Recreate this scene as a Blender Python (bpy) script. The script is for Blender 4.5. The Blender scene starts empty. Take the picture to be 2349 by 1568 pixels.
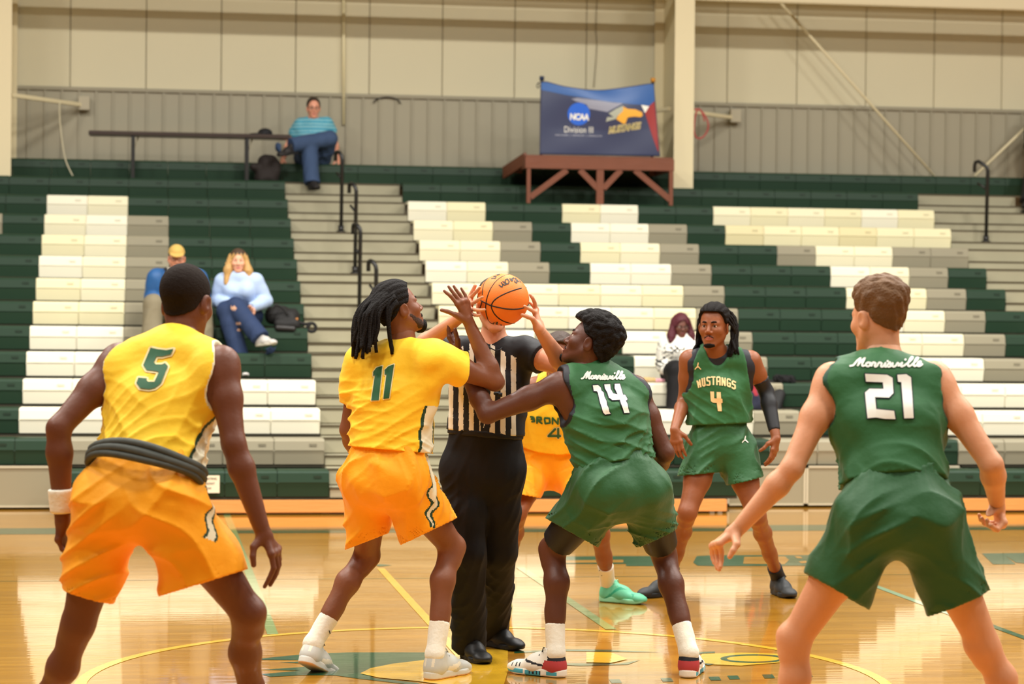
import bpy, bmesh, math, random
import numpy as np
from mathutils import Vector, Matrix
from mathutils.bvhtree import BVHTree
random.seed(7); RNG = np.random.default_rng(7)
scene = bpy.context.scene
COL = scene.collection
# ------------------------------------------------------------------ camera
F, CX, CY = 5347.0, 1174.5, 784.0          # focal length and centre for a 2349 x 1568 frame
YAW, PITCH, ROLL, CAMZ = .15407, -.00973, .00964, 1.65
_fw = Vector((math.sin(YAW)*math.cos(PITCH), math.cos(YAW)*math.cos(PITCH), math.sin(PITCH)))
_r0 = Vector((math.cos(YAW), -math.sin(YAW), 0)); _u0 = _r0.cross(_fw)
_rt = math.cos(ROLL)*_r0 + math.sin(ROLL)*_u0
_up = -math.sin(ROLL)*_r0 + math.cos(ROLL)*_u0
EYE = Vector((0, 0, CAMZ))
cam = bpy.data.objects.new('camera', bpy.data.cameras.new('camera')); COL.objects.link(cam)
cam.matrix_world = Matrix((( _rt.x, _up.x, -_fw.x, 0), (_rt.y, _up.y, -_fw.y, 0), (_rt.z, _up.z, -_fw.z, CAMZ), (0, 0, 0, 1)))
cam.data.sensor_width = 36; cam.data.lens = F/2349*36
cam.data.clip_end = 200
cam.data.dof.use_dof = True; cam.data.dof.focus_distance = 10.9; cam.data.dof.aperture_fstop = 3.4
scene.camera = cam
# ------------------------------------------------------------------ light
scene.view_settings.view_transform = 'Standard'; scene.view_settings.look = 'None'
scene.view_settings.gamma = 1; scene.view_settings.use_curve_mapping = False
scene.view_settings.exposure = -0.42
w = bpy.data.worlds.new('hall'); scene.world = w; w.use_nodes = True
w.node_tree.nodes['Background'].inputs[0].default_value = (1.0, .97, .92, 1)
w.node_tree.nodes['Background'].inputs[1].default_value = .11
def area_light(x, y, z, sx, sy, e, tx=0, col=(1, .97, .92)):
    l = bpy.data.lights.new('high_bay_lamp', 'AREA'); l.shape = 'RECTANGLE'; l.size = sx; l.size_y = sy
    l.energy = e; l.color = col
    o = bpy.data.objects.new('high_bay_lamp', l); o.location = (x, y, z); o.rotation_euler = (tx, 0, 0); COL.objects.link(o)
for _y, _e in ((0.5, 150), (6.5, 420), (12.0, 620), (17.6, 680)):
    for _x in (-6, -1, 4, 9, 14):
        area_light(_x, _y, 9.2, 1.3, .7, _e)
# ------------------------------------------------------------------ helpers
def ray(px, py):
    return _fw + _rt*((px-CX)/F) - _up*((py-CY)/F)
def at(px, py, d):                         # point at axial distance d
    return EYE + ray(px, py)*d
def atY(px, py, Y):
    v = ray(px, py); return EYE + v*(Y/v.y)
def atZ(px, py, z=0.0):
    v = ray(px, py); return EYE + v*((z-CAMZ)/v.z)
def proj(p):
    v = Vector(p)-EYE; d = v.dot(_fw); return CX+F*v.dot(_rt)/d, CY-F*v.dot(_up)/d, d
def lin(c):
    return tuple(((x/255/12.92) if x/255 <= .04045 else ((x/255+.055)/1.055)**2.4) for x in c)
MATS = {}
def mat(name, rgb, rough=.6, spec=.4, bump=None, var=None, coat=0, metal=0, sss=0, sheen=0):
    """rgb in sRGB 0-255. bump=(scale, strength[, stretch]); var=(scale, amount)"""
    if name in MATS: return MATS[name]
    m = bpy.data.materials.new(name); m.use_nodes = True; MATS[name] = m
    nt = m.node_tree; b = nt.nodes['Principled BSDF']; c = lin(rgb)
    b.inputs['Base Color'].default_value = (*c, 1); b.inputs['Roughness'].default_value = rough
    b.inputs['Specular IOR Level'].default_value = spec; b.inputs['Metallic'].default_value = metal
    b.inputs['Coat Weight'].default_value = coat
    if sss:
        b.inputs['Subsurface Weight'].default_value = sss; b.inputs['Subsurface Radius'].default_value = (.02, .008, .004)
        b.inputs['Subsurface Scale'].default_value = .5
    if sheen: b.inputs['Sheen Weight'].default_value = sheen
    if bump or var:
        tc = nt.nodes.new('ShaderNodeTexCoord')
    if var:
        n = nt.nodes.new('ShaderNodeTexNoise'); n.inputs['Scale'].default_value = var[0]; n.inputs['Detail'].default_value = 4
        nt.links.new(tc.outputs['Object'], n.inputs['Vector'])
        mx = nt.nodes.new('ShaderNodeMix'); mx.data_type = 'RGBA'
        mx.inputs[6].default_value = (*[x*(1-var[1]) for x in c], 1); mx.inputs[7].default_value = (*[min(1, x*(1+var[1])) for x in c], 1)
        nt.links.new(n.outputs['Fac'], mx.inputs[0]); nt.links.new(mx.outputs[2], b.inputs['Base Color'])
    if bump:
        n = nt.nodes.new('ShaderNodeTexNoise'); n.inputs['Scale'].default_value = bump[0]; n.inputs['Detail'].default_value = 3
        if len(bump) > 2:
            mp = nt.nodes.new('ShaderNodeMapping'); mp.inputs['Scale'].default_value = bump[2]
            nt.links.new(tc.outputs['Object'], mp.inputs['Vector']); nt.links.new(mp.outputs[0], n.inputs['Vector'])
        else: nt.links.new(tc.outputs['Object'], n.inputs['Vector'])
        bp = nt.nodes.new('ShaderNodeBump'); bp.inputs['Strength'].default_value = bump[1]; bp.inputs['Distance'].default_value = .01
        nt.links.new(n.outputs['Fac'], bp.inputs['Height']); nt.links.new(bp.outputs[0], b.inputs['Normal'])
    return m
def link(name, me, mats, parent=None, smooth=False, loc=None):
    o = bpy.data.objects.new(name, me); COL.objects.link(o)
    if not isinstance(mats, (list, tuple)): mats = [mats]
    if not len(me.materials):
        for m in mats: me.materials.append(m)
    if smooth: me.polygons.foreach_set('use_smooth', np.ones(len(me.polygons), bool))
    if loc is not None: o.location = loc
    if parent is not None:
        o.parent = parent; o.matrix_parent_inverse = parent.matrix_world.inverted()
    return o
def tag(o, label=None, cat=None, group=None, kind=None):
    if label: o['label'] = label
    if cat: o['category'] = cat
    if group: o['group'] = group
    if kind: o['kind'] = kind
    return o
def empty(name, loc, label=None, cat=None, group=None, kind=None):
    o = bpy.data.objects.new(name, None); o.location = loc; COL.objects.link(o); o.empty_display_size = .1
    o.matrix_world = Matrix.Translation(Vector(loc))
    return tag(o, label, cat, group, kind)
def mesh_np(name, V, Fq):
    """V (n,3), Fq (m,4) or (m,3)"""
    me = bpy.data.meshes.new(name); V = np.asarray(V, np.float32); Fq = np.asarray(Fq, np.int32)
    k = Fq.shape[1]; me.vertices.add(len(V)); me.vertices.foreach_set('co', V.ravel())
    me.loops.add(Fq.size); me.loops.foreach_set('vertex_index', Fq.ravel())
    me.polygons.add(len(Fq)); me.polygons.foreach_set('loop_start', np.arange(0, Fq.size, k, dtype=np.int32))
    me.update(calc_edges=True); return me
class MB:
    """collects simple shapes into one mesh"""
    def __init__(s): s.b = bmesh.new()
    def box(s, lo, hi, bev=0, mi=0):
        lo, hi = Vector(lo), Vector(hi)
        r = bmesh.ops.create_cube(s.b, size=1); vs = r['verts']
        for v in vs: v.co = Vector([(lo[i]+hi[i])/2 + v.co[i]*(hi[i]-lo[i]) for i in range(3)])
        fs = {f for v in vs for f in v.link_faces}
        for f in fs: f.material_index = mi
        if bev:
            es = list({e for v in vs for e in v.link_edges}); bmesh.ops.bevel(s.b, geom=es, offset=bev, segments=2, affect='EDGES')
        return s
    def bar(s, a, c, w, h, up=(0, 0, 1), bev=0):          # rectangular bar from a to c
        a, c = Vector(a), Vector(c); d = c-a; L = d.length; d.normalize(); up = Vector(up)
        x = d.cross(up).normalized(); z = x.cross(d)
        r = bmesh.ops.create_cube(s.b, size=1); vs = r['verts']
        for v in vs: v.co = (a+c)/2 + x*(v.co.x*w) + d*(v.co.y*L) + z*(v.co.z*h)
        if bev: bmesh.ops.bevel(s.b, geom=list({e for v in vs for e in v.link_edges}), offset=bev, segments=2, affect='EDGES')
        return s
    def tube(s, pts, r, n=10, cap=True, closed=False):
        pts = [Vector(p) for p in pts]; N = len(pts)
        rs = r if isinstance(r, (list, tuple)) else [r]*N
        rings = []; prev = None
        for i, p in enumerate(pts):
            if closed: t = (pts[(i+1) % N]-pts[i-1]).normalized()
            else: t = (pts[min(i+1, N-1)]-pts[max(i-1, 0)]).normalized()
            if prev is None: x = t.orthogonal().normalized()
            else: x = (prev - t*prev.dot(t)).normalized()
            prev = x; y = t.cross(x)
            rings.append([s.b.verts.new(p + (x*math.cos(2*math.pi*k/n)+y*math.sin(2*math.pi*k/n))*rs[i]) for k in range(n)])
        for i in range(N if closed else N-1):
            A, B = rings[i], rings[(i+1) % N]
            for k in range(n): s.b.faces.new((A[k], A[(k+1) % n], B[(k+1) % n], B[k]))
        if cap and not closed:
            s.b.faces.new(rings[0][::-1]); s.b.faces.new(rings[-1])
        return s
    def prism(s, prof, axis_pts):                         # closed 2D profile swept between two offsets along x
        x0, x1 = axis_pts
        A = [s.b.verts.new((x0, p[0], p[1])) for p in prof]; B = [s.b.verts.new((x1, p[0], p[1])) for p in prof]
        n = len(prof)
        for i in range(n): s.b.faces.new((A[i], A[(i+1) % n], B[(i+1) % n], B[i]))
        s.b.faces.new(A[::-1]); s.b.faces.new(B); return s
    def mesh(s, name):
        bmesh.ops.recalc_face_normals(s.b, faces=s.b.faces)
        me = bpy.data.meshes.new(name); s.b.to_mesh(me); s.b.free(); return me
    def make(s, name, m, parent=None, smooth=False):
        return link(name, s.mesh(name), m, parent, smooth)
def catmull(P, n=8, closed=False):
    P = [Vector(p) for p in P]; out = []; N = len(P)
    rng = range(N if closed else N-1)
    for i in rng:
        if closed: a, b, c, d = P[i-1], P[i], P[(i+1) % N], P[(i+2) % N]
        else: a, b, c, d = P[max(i-1, 0)], P[i], P[i+1], P[min(i+2, N-1)]
        for k in range(n):
            t = k/n
            out.append(.5*((2*b)+(c-a)*t+(2*a-5*b+4*c-d)*t*t+(3*b-a-3*c+d)*t**3))
    if not closed: out.append(P[-1])
    return out
# ------------------------------------------------------------------ implicit surfaces
f32 = np.float32
class Field:
    def __init__(s, lo, hi, h):
        s.h = h; s.pad = 0; s.lo = np.array(lo, float)-3*h; s.n = np.ceil((np.array(hi, float)-s.lo)/h).astype(int)+3
        s.v = np.full(s.n, 9., f32); s.ax = [(s.lo[i]+h*np.arange(s.n[i])).astype(f32) for i in range(3)]
    def sl(s, lo, hi, pad):
        r = []; pad = pad+s.pad
        for i in range(3):
            a = int(np.floor((lo[i]-pad-s.lo[i])/s.h)); b = int(np.ceil((hi[i]+pad-s.lo[i])/s.h))+1
            a = max(a, 0); b = min(b, s.n[i])
            if b <= a: return None
            r.append(slice(a, b))
        return tuple(r)
    def xyz(s, sl):
        return s.ax[0][sl[0]][:, None, None], s.ax[1][sl[1]][None, :, None], s.ax[2][sl[2]][None, None, :]
    def comb(s, sl, d, k, op):
        c = s.v[sl]
        if op == 'u':
            if k > 0:
                h = np.maximum(k-np.abs(c-d), 0)/k; s.v[sl] = np.minimum(c, d)-h*h*(k*.25)
            else: s.v[sl] = np.minimum(c, d)
        elif op == 's':
            d = -d
            if k > 0:
                h = np.maximum(k-np.abs(c-d), 0)/k; s.v[sl] = np.maximum(c, d)+h*h*(k*.25)
            else: s.v[sl] = np.maximum(c, d)
        elif op == 'i':
            s.v[sl] = np.maximum(c, d)
    def cone(s, a, b, ra, rb, k=.02, op='u', wide=None, fl=1.0):
        a = np.array(a, f32); b = np.array(b, f32); R = max(ra, rb)
        sl = s.sl(np.minimum(a, b)-R, np.maximum(a, b)+R, k+2*s.h)
        if sl is None: return s
        X, Y, Z = s.xyz(sl); ab = b-a; L2 = float(ab@ab)+1e-9
        x, y, z = X-a[0], Y-a[1], Z-a[2]
        t = np.clip((x*ab[0]+y*ab[1]+z*ab[2])/L2, 0, 1)
        x = x-t*ab[0]; y = y-t*ab[1]; z = z-t*ab[2]
        q = x*x+y*y+z*z
        if wide is not None:
            wv = np.array(wide, f32); wv = wv/np.linalg.norm(wv)
            if L2 > 1e-6:
                tt = ab/np.sqrt(L2); wv = wv-tt*(wv@tt); wv = wv/np.linalg.norm(wv)
            qn = x*wv[0]+y*wv[1]+z*wv[2]; qn *= qn
            d = (np.sqrt(qn+np.maximum(q-qn, 0)/(fl*fl))-(ra+(rb-ra)*t))*((1+fl)/2)
        else: d = np.sqrt(q)-(ra+(rb-ra)*t)
        s.comb(sl, d.astype(f32), k, op); return s
    def ell(s, c, rad, R=None, k=.02, op='u'):
        c = np.array(c, f32); rad = np.array(rad, f32)
        ext = np.full(3, rad.max()) if R is not None else rad
        sl = s.sl(c-ext, c+ext, k+2*s.h)
        if sl is None: return s
        X, Y, Z = s.xyz(sl); x, y, z = X-c[0], Y-c[1], Z-c[2]
        if R is not None:
            R = np.array(R, f32)
            x, y, z = (R[0][0]*x+R[1][0]*y+R[2][0]*z, R[0][1]*x+R[1][1]*y+R[2][1]*z, R[0][2]*x+R[1][2]*y+R[2][2]*z)
        k0 = np.sqrt((x/rad[0])**2+(y/rad[1])**2+(z/rad[2])**2)
        k1 = np.sqrt((x/rad[0]**2)**2+(y/rad[1]**2)**2+(z/rad[2]**2)**2)+1e-6
        s.comb(sl, (k0*(k0-1)/k1).astype(f32), k, op); return s
    def plane(s, p, n, k=0., bound=None):      # keep the side opposite to n
        p = np.array(p, f32); n = np.array(n, f32); n = n/np.linalg.norm(n)
        sl = tuple(slice(0, m) for m in s.n) if bound is None else s.sl(bound[0], bound[1], 0)
        if sl is None: return s
        X, Y, Z = s.xyz(sl); d = (X-p[0])*n[0]+(Y-p[1])*n[1]+(Z-p[2])*n[2]
        s.comb(sl, -d.astype(f32), k, 's'); return s
    def func(s, fn, near=None):                # v += fn(X,Y,Z) close to the surface
        near = near or 4*s.h; m = np.abs(s.v) < near
        I = np.argwhere(m); P = s.lo+I*s.h
        s.v[m] += fn(P).astype(f32); return s
    def shell(s, t, bound=None):
        s.v = np.maximum(s.v, -(s.v+t)); return s
    def mesh(s):
        v = s.v; v = np.where(v == 0, f32(1e-6), v); b = v < 0
        c = b[:-1, :-1, :-1].astype(np.uint8)
        for i, j, k in ((1,0,0),(0,1,0),(0,0,1),(1,1,0),(1,0,1),(0,1,1),(1,1,1)):
            c += b[i:i+c.shape[0], j:j+c.shape[1], k:k+c.shape[2]]
        act = (c > 0) & (c < 8); I = np.argwhere(act); M = len(I)
        idx = np.full(act.shape, -1, np.int32); idx[act] = np.arange(M)
        offs = np.array([(i, j, k) for i in (0, 1) for j in (0, 1) for k in (0, 1)])
        C = np.stack([v[I[:, 0]+o[0], I[:, 1]+o[1], I[:, 2]+o[2]] for o in offs], 1)
        acc = np.zeros((M, 3)); cnt = np.zeros(M)
        for p in range(8):
            for q in range(p+1, 8):
                if np.abs(offs[p]-offs[q]).sum() != 1: continue
                m = (C[:, p] < 0) != (C[:, q] < 0)
                t = C[m, p]/(C[m, p]-C[m, q])
                acc[m] += offs[p]+t[:, None]*(offs[q]-offs[p]); cnt[m] += 1
        V = s.lo+s.h*(I+acc/cnt[:, None])
        Q = []
        for ax in range(3):
            u, w_ = [(1, 2), (2, 0), (0, 1)][ax]
            sa = [slice(1, -1)]*3; sb = [slice(1, -1)]*3
            sa[ax] = slice(0, -1); sb[ax] = slice(1, None)
            A = b[tuple(sa)]; B = b[tuple(sb)]
            E = np.argwhere(A != B)
            if not len(E): continue
            inside = A[E[:, 0], E[:, 1], E[:, 2]]
            off = np.ones(3, int); off[ax] = 0; E = E+off
            e = np.zeros(3, int); du = e.copy(); du[u] = 1; dw = e.copy(); dw[w_] = 1
            g = lambda X: idx[X[:, 0], X[:, 1], X[:, 2]]
            q = np.stack([g(E-du-dw), g(E-dw), g(E), g(E-du)], 1)
            q[~inside] = q[~inside][:, ::-1]; Q.append(q)
        Q = np.concatenate(Q); Q = Q[(Q >= 0).all(1)]
        return V, Q
def smooth_np(V, Q, it=1, f=.5):
    for _ in range(it):
        acc = np.zeros_like(V); cnt = np.zeros(len(V))
        for a in range(4):
            for b in (1, 3):
                np.add.at(acc, Q[:, a], V[Q[:, (a+b) % 4]]); np.add.at(cnt, Q[:, a], 1)
        V = V+f*(acc/np.maximum(cnt, 1)[:, None]-V)
    return V
def solid(name, fields, mats, parent=None, classify=None, sm=1):
    """meshes one or several fields into one object"""
    if not isinstance(fields, (list, tuple)): fields = [fields]
    Vs, Qs, n = [], [], 0
    for fd in fields:
        V, Q = fd.mesh()
        if sm: V = smooth_np(V, Q, sm, .45)
        Vs.append(V); Qs.append(Q+n); n += len(V)
    V = np.concatenate(Vs); Q = np.concatenate(Qs)
    me = mesh_np(name, V, Q); o = link(name, me, mats, parent, smooth=True)
    if classify:
        c = V[Q].mean(1); me.polygons.foreach_set('material_index', classify(c).astype(np.int32))
    o['tri'] = int(len(Q)*2) if False else 0
    del o['tri']
    return o
def fold_noise(P, amp, freq, dirn=(0, 0, 1), seed=0, warp=1.2):
    """soft all-over unevenness"""
    r = np.random.default_rng(seed)
    return amp*sum(np.sin(P@(r.normal(size=3)*freq)+r.uniform(0, 6)) for _ in range(4))/2.2
def folds(P, amp, wl, dirn=(0, 0, 1), seed=0, layers=4, spread=.35, c=None):
    """ridged cloth folds, wl apart, running roughly along dirn; they come and go over the cloth"""
    r = np.random.default_rng(seed); d = np.array(dirn, float); d /= np.linalg.norm(d)
    a = np.cross(d, (0.31, .77, .55)); a /= np.linalg.norm(a); b = np.cross(d, a); out = 0
    for _ in range(layers):
        th = r.uniform(0, math.pi); k = (a*math.cos(th)+b*math.sin(th)+d*r.uniform(-spread, spread))*math.pi/(wl*r.uniform(.6, 1.25))
        low = sum(np.sin(P@(r.normal(size=3)*1.1/wl*.55)+r.uniform(0, 6)) for _ in range(3))
        m = np.clip(.20+.6*sum(np.sin(P@(r.normal(size=3)*.55/wl)+r.uniform(0, 6)) for _ in range(2)), 0, 1)
        rd = 1-np.abs(np.sin(P@k+.9*low)); out = out-amp*.62*m*rd**1.8
    return out
# ------------------------------------------------------------------ floor
Y1, Z1, RUN, RISE, XR, XL, MOD = 25.912, 2.9593, .578, .23574, 2.8359, 1.4990, .43731
rowY = lambda k: Y1-(k-1)*RUN
rowZ = lambda k: Z1-(k-1)*RISE
def floor_mat(name, rgb, wood=True):
    m = bpy.data.materials.new(name); m.use_nodes = True; nt = m.node_tree; b = nt.nodes['Principled BSDF']; L = nt.links
    b.inputs['Roughness'].default_value = .22; b.inputs['Specular IOR Level'].default_value = .35
    b.inputs['Coat Weight'].default_value = .8; b.inputs['Coat Roughness'].default_value = .02
    geo = nt.nodes.new('ShaderNodeNewGeometry')
    br = nt.nodes.new('ShaderNodeTexBrick'); br.offset = .37; br.inputs['Scale'].default_value = 1
    br.inputs['Brick Width'].default_value = .95; br.inputs['Row Height'].default_value = .057; br.inputs['Mortar Size'].default_value = .0012
    br.inputs['Mortar Smooth'].default_value = .3
    L.new(geo.outputs['Position'], br.inputs['Vector'])
    c = lin(rgb)
    if wood:
        br.inputs['Color1'].default_value = (c[0]*.86, c[1]*.84, c[2]*.76, 1); br.inputs['Color2'].default_value = (min(1, c[0]*1.1), min(1, c[1]*1.14), c[2]*1.2, 1)
        br.inputs['Mortar'].default_value = (c[0]*.6, c[1]*.5, c[2]*.4, 1)
        mp = nt.nodes.new('ShaderNodeMapping'); mp.inputs['Scale'].default_value = (1.2, 26, 1)
        n = nt.nodes.new('ShaderNodeTexNoise'); n.inputs['Scale'].default_value = 3; n.inputs['Detail'].default_value = 5
        L.new(geo.outputs['Position'], mp.inputs['Vector']); L.new(mp.outputs[0], n.inputs['Vector'])
        mx = nt.nodes.new('ShaderNodeMix'); mx.data_type = 'RGBA'; mx.blend_type = 'MULTIPLY'; mx.inputs[0].default_value = .35
        rp = nt.nodes.new('ShaderNodeValToRGB'); rp.color_ramp.elements[0].position = .3; rp.color_ramp.elements[0].color = (.66, .61, .5, 1); rp.color_ramp.elements[1].position = .65
        L.new(n.outputs['Fac'], rp.inputs[0]); L.new(br.outputs['Color'], mx.inputs[6]); L.new(rp.outputs[0], mx.inputs[7]); L.new(mx.outputs[2], b.inputs['Base Color'])
    else: b.inputs['Base Color'].default_value = (*c, 1)
    mp2 = nt.nodes.new('ShaderNodeMapping'); mp2.inputs['Scale'].default_value = (.5, 9, 1)
    n2 = nt.nodes.new('ShaderNodeTexNoise'); n2.inputs['Scale'].default_value = 2.0; n2.inputs['Detail'].default_value = 3
    L.new(geo.outputs['Position'], mp2.inputs['Vector']); L.new(mp2.outputs[0], n2.inputs['Vector'])
    bp = nt.nodes.new('ShaderNodeBump'); bp.inputs['Strength'].default_value = .06; bp.inputs['Distance'].default_value = .006
    L.new(n2.outputs['Fac'], bp.inputs['Height']); L.new(bp.outputs[0], b.inputs['Coat Normal']); L.new(bp.outputs[0], b.inputs['Normal'])
    return m
M_floor = floor_mat('court maple', (190, 131, 36))
M_fyel = floor_mat('court yellow', (240, 186, 48), False); M_fgrn = floor_mat('court green', (38, 84, 52), False)
M_fgr2 = floor_mat('court pale green', (140, 158, 92), False); M_fteal = floor_mat('court teal', (150, 178, 140), False)
floor = MB().box((-14, -6, -.1), (26, 29, 0)).make('floor', M_floor); tag(floor, 'glossy maple gym floor with painted court lines', kind='structure')
def fpoly(pts, m, name='court_line', z=.0012):
    me = bpy.data.meshes.new(name); b = bmesh.new()
    f = b.faces.new([b.verts.new((p[0], p[1], z)) for p in pts])
    if f.normal.z < 0: f.normal_flip()
    b.normal_update()
    if f.normal.z < 0: f.normal_flip()
    bmesh.ops.triangulate(b, faces=b.faces[:]); b.to_mesh(me); b.free()
    return link(name, me, m, floor)
def fquad(x0, y0, x1, y1, m, z=.0020): return fpoly([(x0, y0), (x1, y0), (x1, y1), (x0, y1)], m, z=z)
def fpx(pts, m, name='court_emblem', z=.0015): return fpoly([atZ(*p)[:2] for p in pts], m, name, z)
def ring(cx, cy, r0, r1, m, n=96, z=.0018):
    V = []; Q = []
    for i in range(n):
        a = 2*math.pi*i/n; V += [(cx+r0*math.cos(a), cy+r0*math.sin(a), z), (cx+r1*math.cos(a), cy+r1*math.sin(a), z)]
        j = (i+1) % n; Q.append((2*i, 2*i+1, 2*j+1, 2*j))
    return link('court_circle', mesh_np('court_circle', V, Q), m, floor)
ring(1.53, 10.52, 1.80, 1.855, M_fyel)
fquad(1.49, -4, 1.54, 15.3, M_fyel)
fquad(.615, 12.15, .672, 20, M_fgr2); fquad(2.415, 12.2, 2.475, 15.3, M_fgr2); fquad(4.48, 12.6, 4.53, 14.75, M_fteal); fquad(4.535, 9, 4.585, 12.6, M_fgrn)
fquad(-12, 14.70, 24, 14.718, M_fgrn, .0008); fquad(-12, 17.85, 24, 18.36, M_fgrn, .0010)
a_, b_ = atZ(2170, 1190), atZ(2370, 1236)
fpoly([(a_.x, a_.y-.05), (b_.x, b_.y-.05), (b_.x, b_.y+.05), (a_.x, a_.y+.05)], M_fyel, z=.0026)
# painted letters along the far sideline
fpx([(1293, 1281), (1300, 1276), (1436, 1275), (1500, 1275), (1500, 1298), (1436, 1298), (1436, 1293), (1293, 1293)], M_fgrn)
fpx([(1293, 1285), (1430, 1284), (1430, 1290), (1293, 1291)], M_floor, z=.0022)
fpx([(1590, 1290), (1598, 1275), (1640, 1273), (1870, 1273), (1893, 1279), (1893, 1292), (1860, 1297), (1640, 1298), (1600, 1297)], M_fgrn)
fpx([(1705, 1293), (1707, 1277), (1800, 1276), (1810, 1284), (1800, 1294)], M_floor, z=.0022)
fpx([(1822, 1275), (1836, 1276), (1842, 1281), (1828, 1280)], M_floor, z=.0022)
fpx([(1832, 1288), (1848, 1286), (1856, 1291), (1838, 1292)], M_floor, z=.0022)
fpx([(2252, 1269), (2420, 1267), (2420, 1296), (2400, 1296), (2330, 1290), (2306, 1274), (2330, 1294), (2278, 1294)], M_fgrn)
fpx([(858, 1296), (872, 1293.5), (899, 1296), (872, 1299)], M_fgrn)
# centre-circle emblem
fpx([(600, 1510), (700, 1500), (800, 1496), (975, 1496), (1010, 1500), (1010, 1520), (940, 1522), (870, 1530), (830, 1543), (860, 1555), (960, 1566), (960, 1572), (820, 1556), (770, 1549), (700, 1548), (620, 1552), (600, 1546), (690, 1538), (600, 1536), (690, 1530), (760, 1524), (640, 1519), (760, 1514), (600, 1513)], M_fgrn)
fpx([(826, 1545), (850, 1533), (900, 1523), (985, 1513), (1040, 1505), (1100, 1490), (1165, 1490), (1165, 1540), (1150, 1590), (960, 1563), (870, 1555)], M_fyel, z=.0032)
fpx([(1180, 1494), (1290, 1489), (1400, 1490), (1520, 1496), (1400, 1494.5), (1290, 1493), (1180, 1498)], M_fgrn)
fpx([(1180, 1512), (1300, 1521), (1420, 1522), (1470, 1513), (1440, 1524), (1330, 1527), (1180, 1518)], M_fgrn)
fpx([(1345, 1496), (1402, 1497), (1440, 1512), (1402, 1521), (1345, 1520)], M_fyel, z=.0032)
fpx([(1610, 1500), (1700, 1497), (1790, 1500), (1800, 1519), (1700, 1527), (1600, 1523)], M_fyel, z=.0026)
def fring(cx, cy, rx, ry, t, m):
    for k in range(24):
        a, b = 2*math.pi*k/24, 2*math.pi*(k+1)/24
        fpx([(cx+rx*math.cos(a), cy+ry*math.sin(a)), (cx+rx*math.cos(b), cy+ry*math.sin(b)), (cx+rx*t*math.cos(b), cy+ry*(t-.12)*math.sin(b)), (cx+rx*t*math.cos(a), cy+ry*(t-.12)*math.sin(a))], m, z=.003)
fring(1728, 1511, 76, 10, .8, M_fgrn)
fpx([(1560, 1497), (1640, 1494), (1640, 1497), (1580, 1501)], M_fgrn); fpx([(1605, 1521), (1640, 1523), (1625, 1526)], M_fgrn, z=.003)
for x_, y_ in ((1640, 1556), (1683, 1553.5), (1763, 1551), (1530, 1559), (1412, 1562), (1850, 1548)):
    fpx([(x_-15, y_-4), (x_+9, y_-4.5), (x_+15, y_+4), (x_-9, y_+4.5)], M_fgrn)
# ------------------------------------------------------------------ back wall
YW = 27.75
M_cream = mat('cream wall panel', (206, 197, 164), .55, var=(.6, .05)); M_gwall = mat('grey ribbed panel', (158, 150, 126), .45, var=(1.2, .08))
M_seam = mat('wall joint', (128, 116, 88), .8); M_trim = mat('wall cap trim', (150, 142, 118), .5)
ZW = 4.28
wall = MB().box((-10, YW+.05, 0), (26, YW+.2, 9.5)).make('wall_back', M_seam); tag(wall, 'back wall of cream panels above grey ribbed metal wainscot', kind='structure')
xs0 = atY(161, 150, YW).x; PW = .876
n0 = int(math.floor((-6-xs0)/PW)); n1 = int(math.ceil((26-xs0)/PW))
me_p = MB().box((.004, 0, 0), (PW-.004, .06, 5.15), .006).mesh('wall_panel')
for i in range(n0, n1): link('wall_panel', me_p, M_cream, wall, loc=(xs0+i*PW, YW-.005, ZW+.03))
mb = MB().box((.0, .0, 0), (.1955, .03, ZW-1.2)); mb.box((0, -.022, 0), (.026, .01, ZW-1.2), .006); me_w = mb.mesh('ribbed_panel')
xr0 = atY(120/1.9575, 280, YW-.03).x
for i in range(-28, 138): link('ribbed_panel', me_w, M_gwall, wall, loc=(xr0+i*.1955, YW-.03, 1.2))
tag(MB().box((-8, YW-.06, ZW-.012), (24, YW, ZW+.03), .005).make('trim_1', M_trim), 'thin cap trim along the top of the grey wainscot', kind='structure')
# ------------------------------------------------------------------ steel frame
M_steel = mat('cream painted steel', (222, 208, 168), .5); M_bracket = mat('bracket steel', (176, 166, 140), .5)
def column(px0, px1, pyb, label):
    a = atY(px0, pyb, 26.6); b = atY(px1, pyb, 26.6); x0, x1, z0 = a.x, b.x, 2.98
    r = empty('trim_2', (x0, 26.6, z0), label, kind='structure')
    mb = MB(); v = mb.b.verts                         # tapered column: wider towards the eaves
    mb.box((x0, 26.58, z0), (x1, 26.60, 9.3)); f = mb.make('front_flange', M_steel, r)
    xm = (x0+x1)/2
    MB().box((xm-.008, 26.6, z0), (xm+.008, YW-.05, 9.3)).make('web', M_steel, r)
    MB().box((x0, YW-.07, z0), (x1, YW-.05, 9.3)).make('back_flange', M_steel, r)
    return x0, x1
cR = column(1544, 1589, 430, 'cream steel column standing behind the blue banner')
cL = column(-22, 25, 398, 'cream steel column at the left end of the wall')
def strut(a, b, label):
    r = empty('flange_brace', b, label, 'brace', 'flange braces of the steel columns')
    MB().bar(a, b, .045, .045, bev=.004).make('bar', M_steel, r)
    MB().box((b.x-.05, YW-.16, b.z-.06), (b.x+.08, YW-.06, b.z+.10), .006).make('bracket', M_bracket, r)
strut(Vector((cL[1], 26.62, atY(25, 218, 26.62).z)), atY(190, 241, YW-.1), 'thin cream brace from left column to wall bracket')
strut(Vector((cR[1]-.02, 26.9, atY(1590, 255, 26.9).z)), atY(1683, 270, YW-.1), 'thin cream brace right of the middle column')
strut(Vector((cR[0]+.02, 26.9, atY(1545, 250, 26.9).z)), atY(1440, 262, YW-.1), 'thin cream brace half hidden behind the banner')
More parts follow.
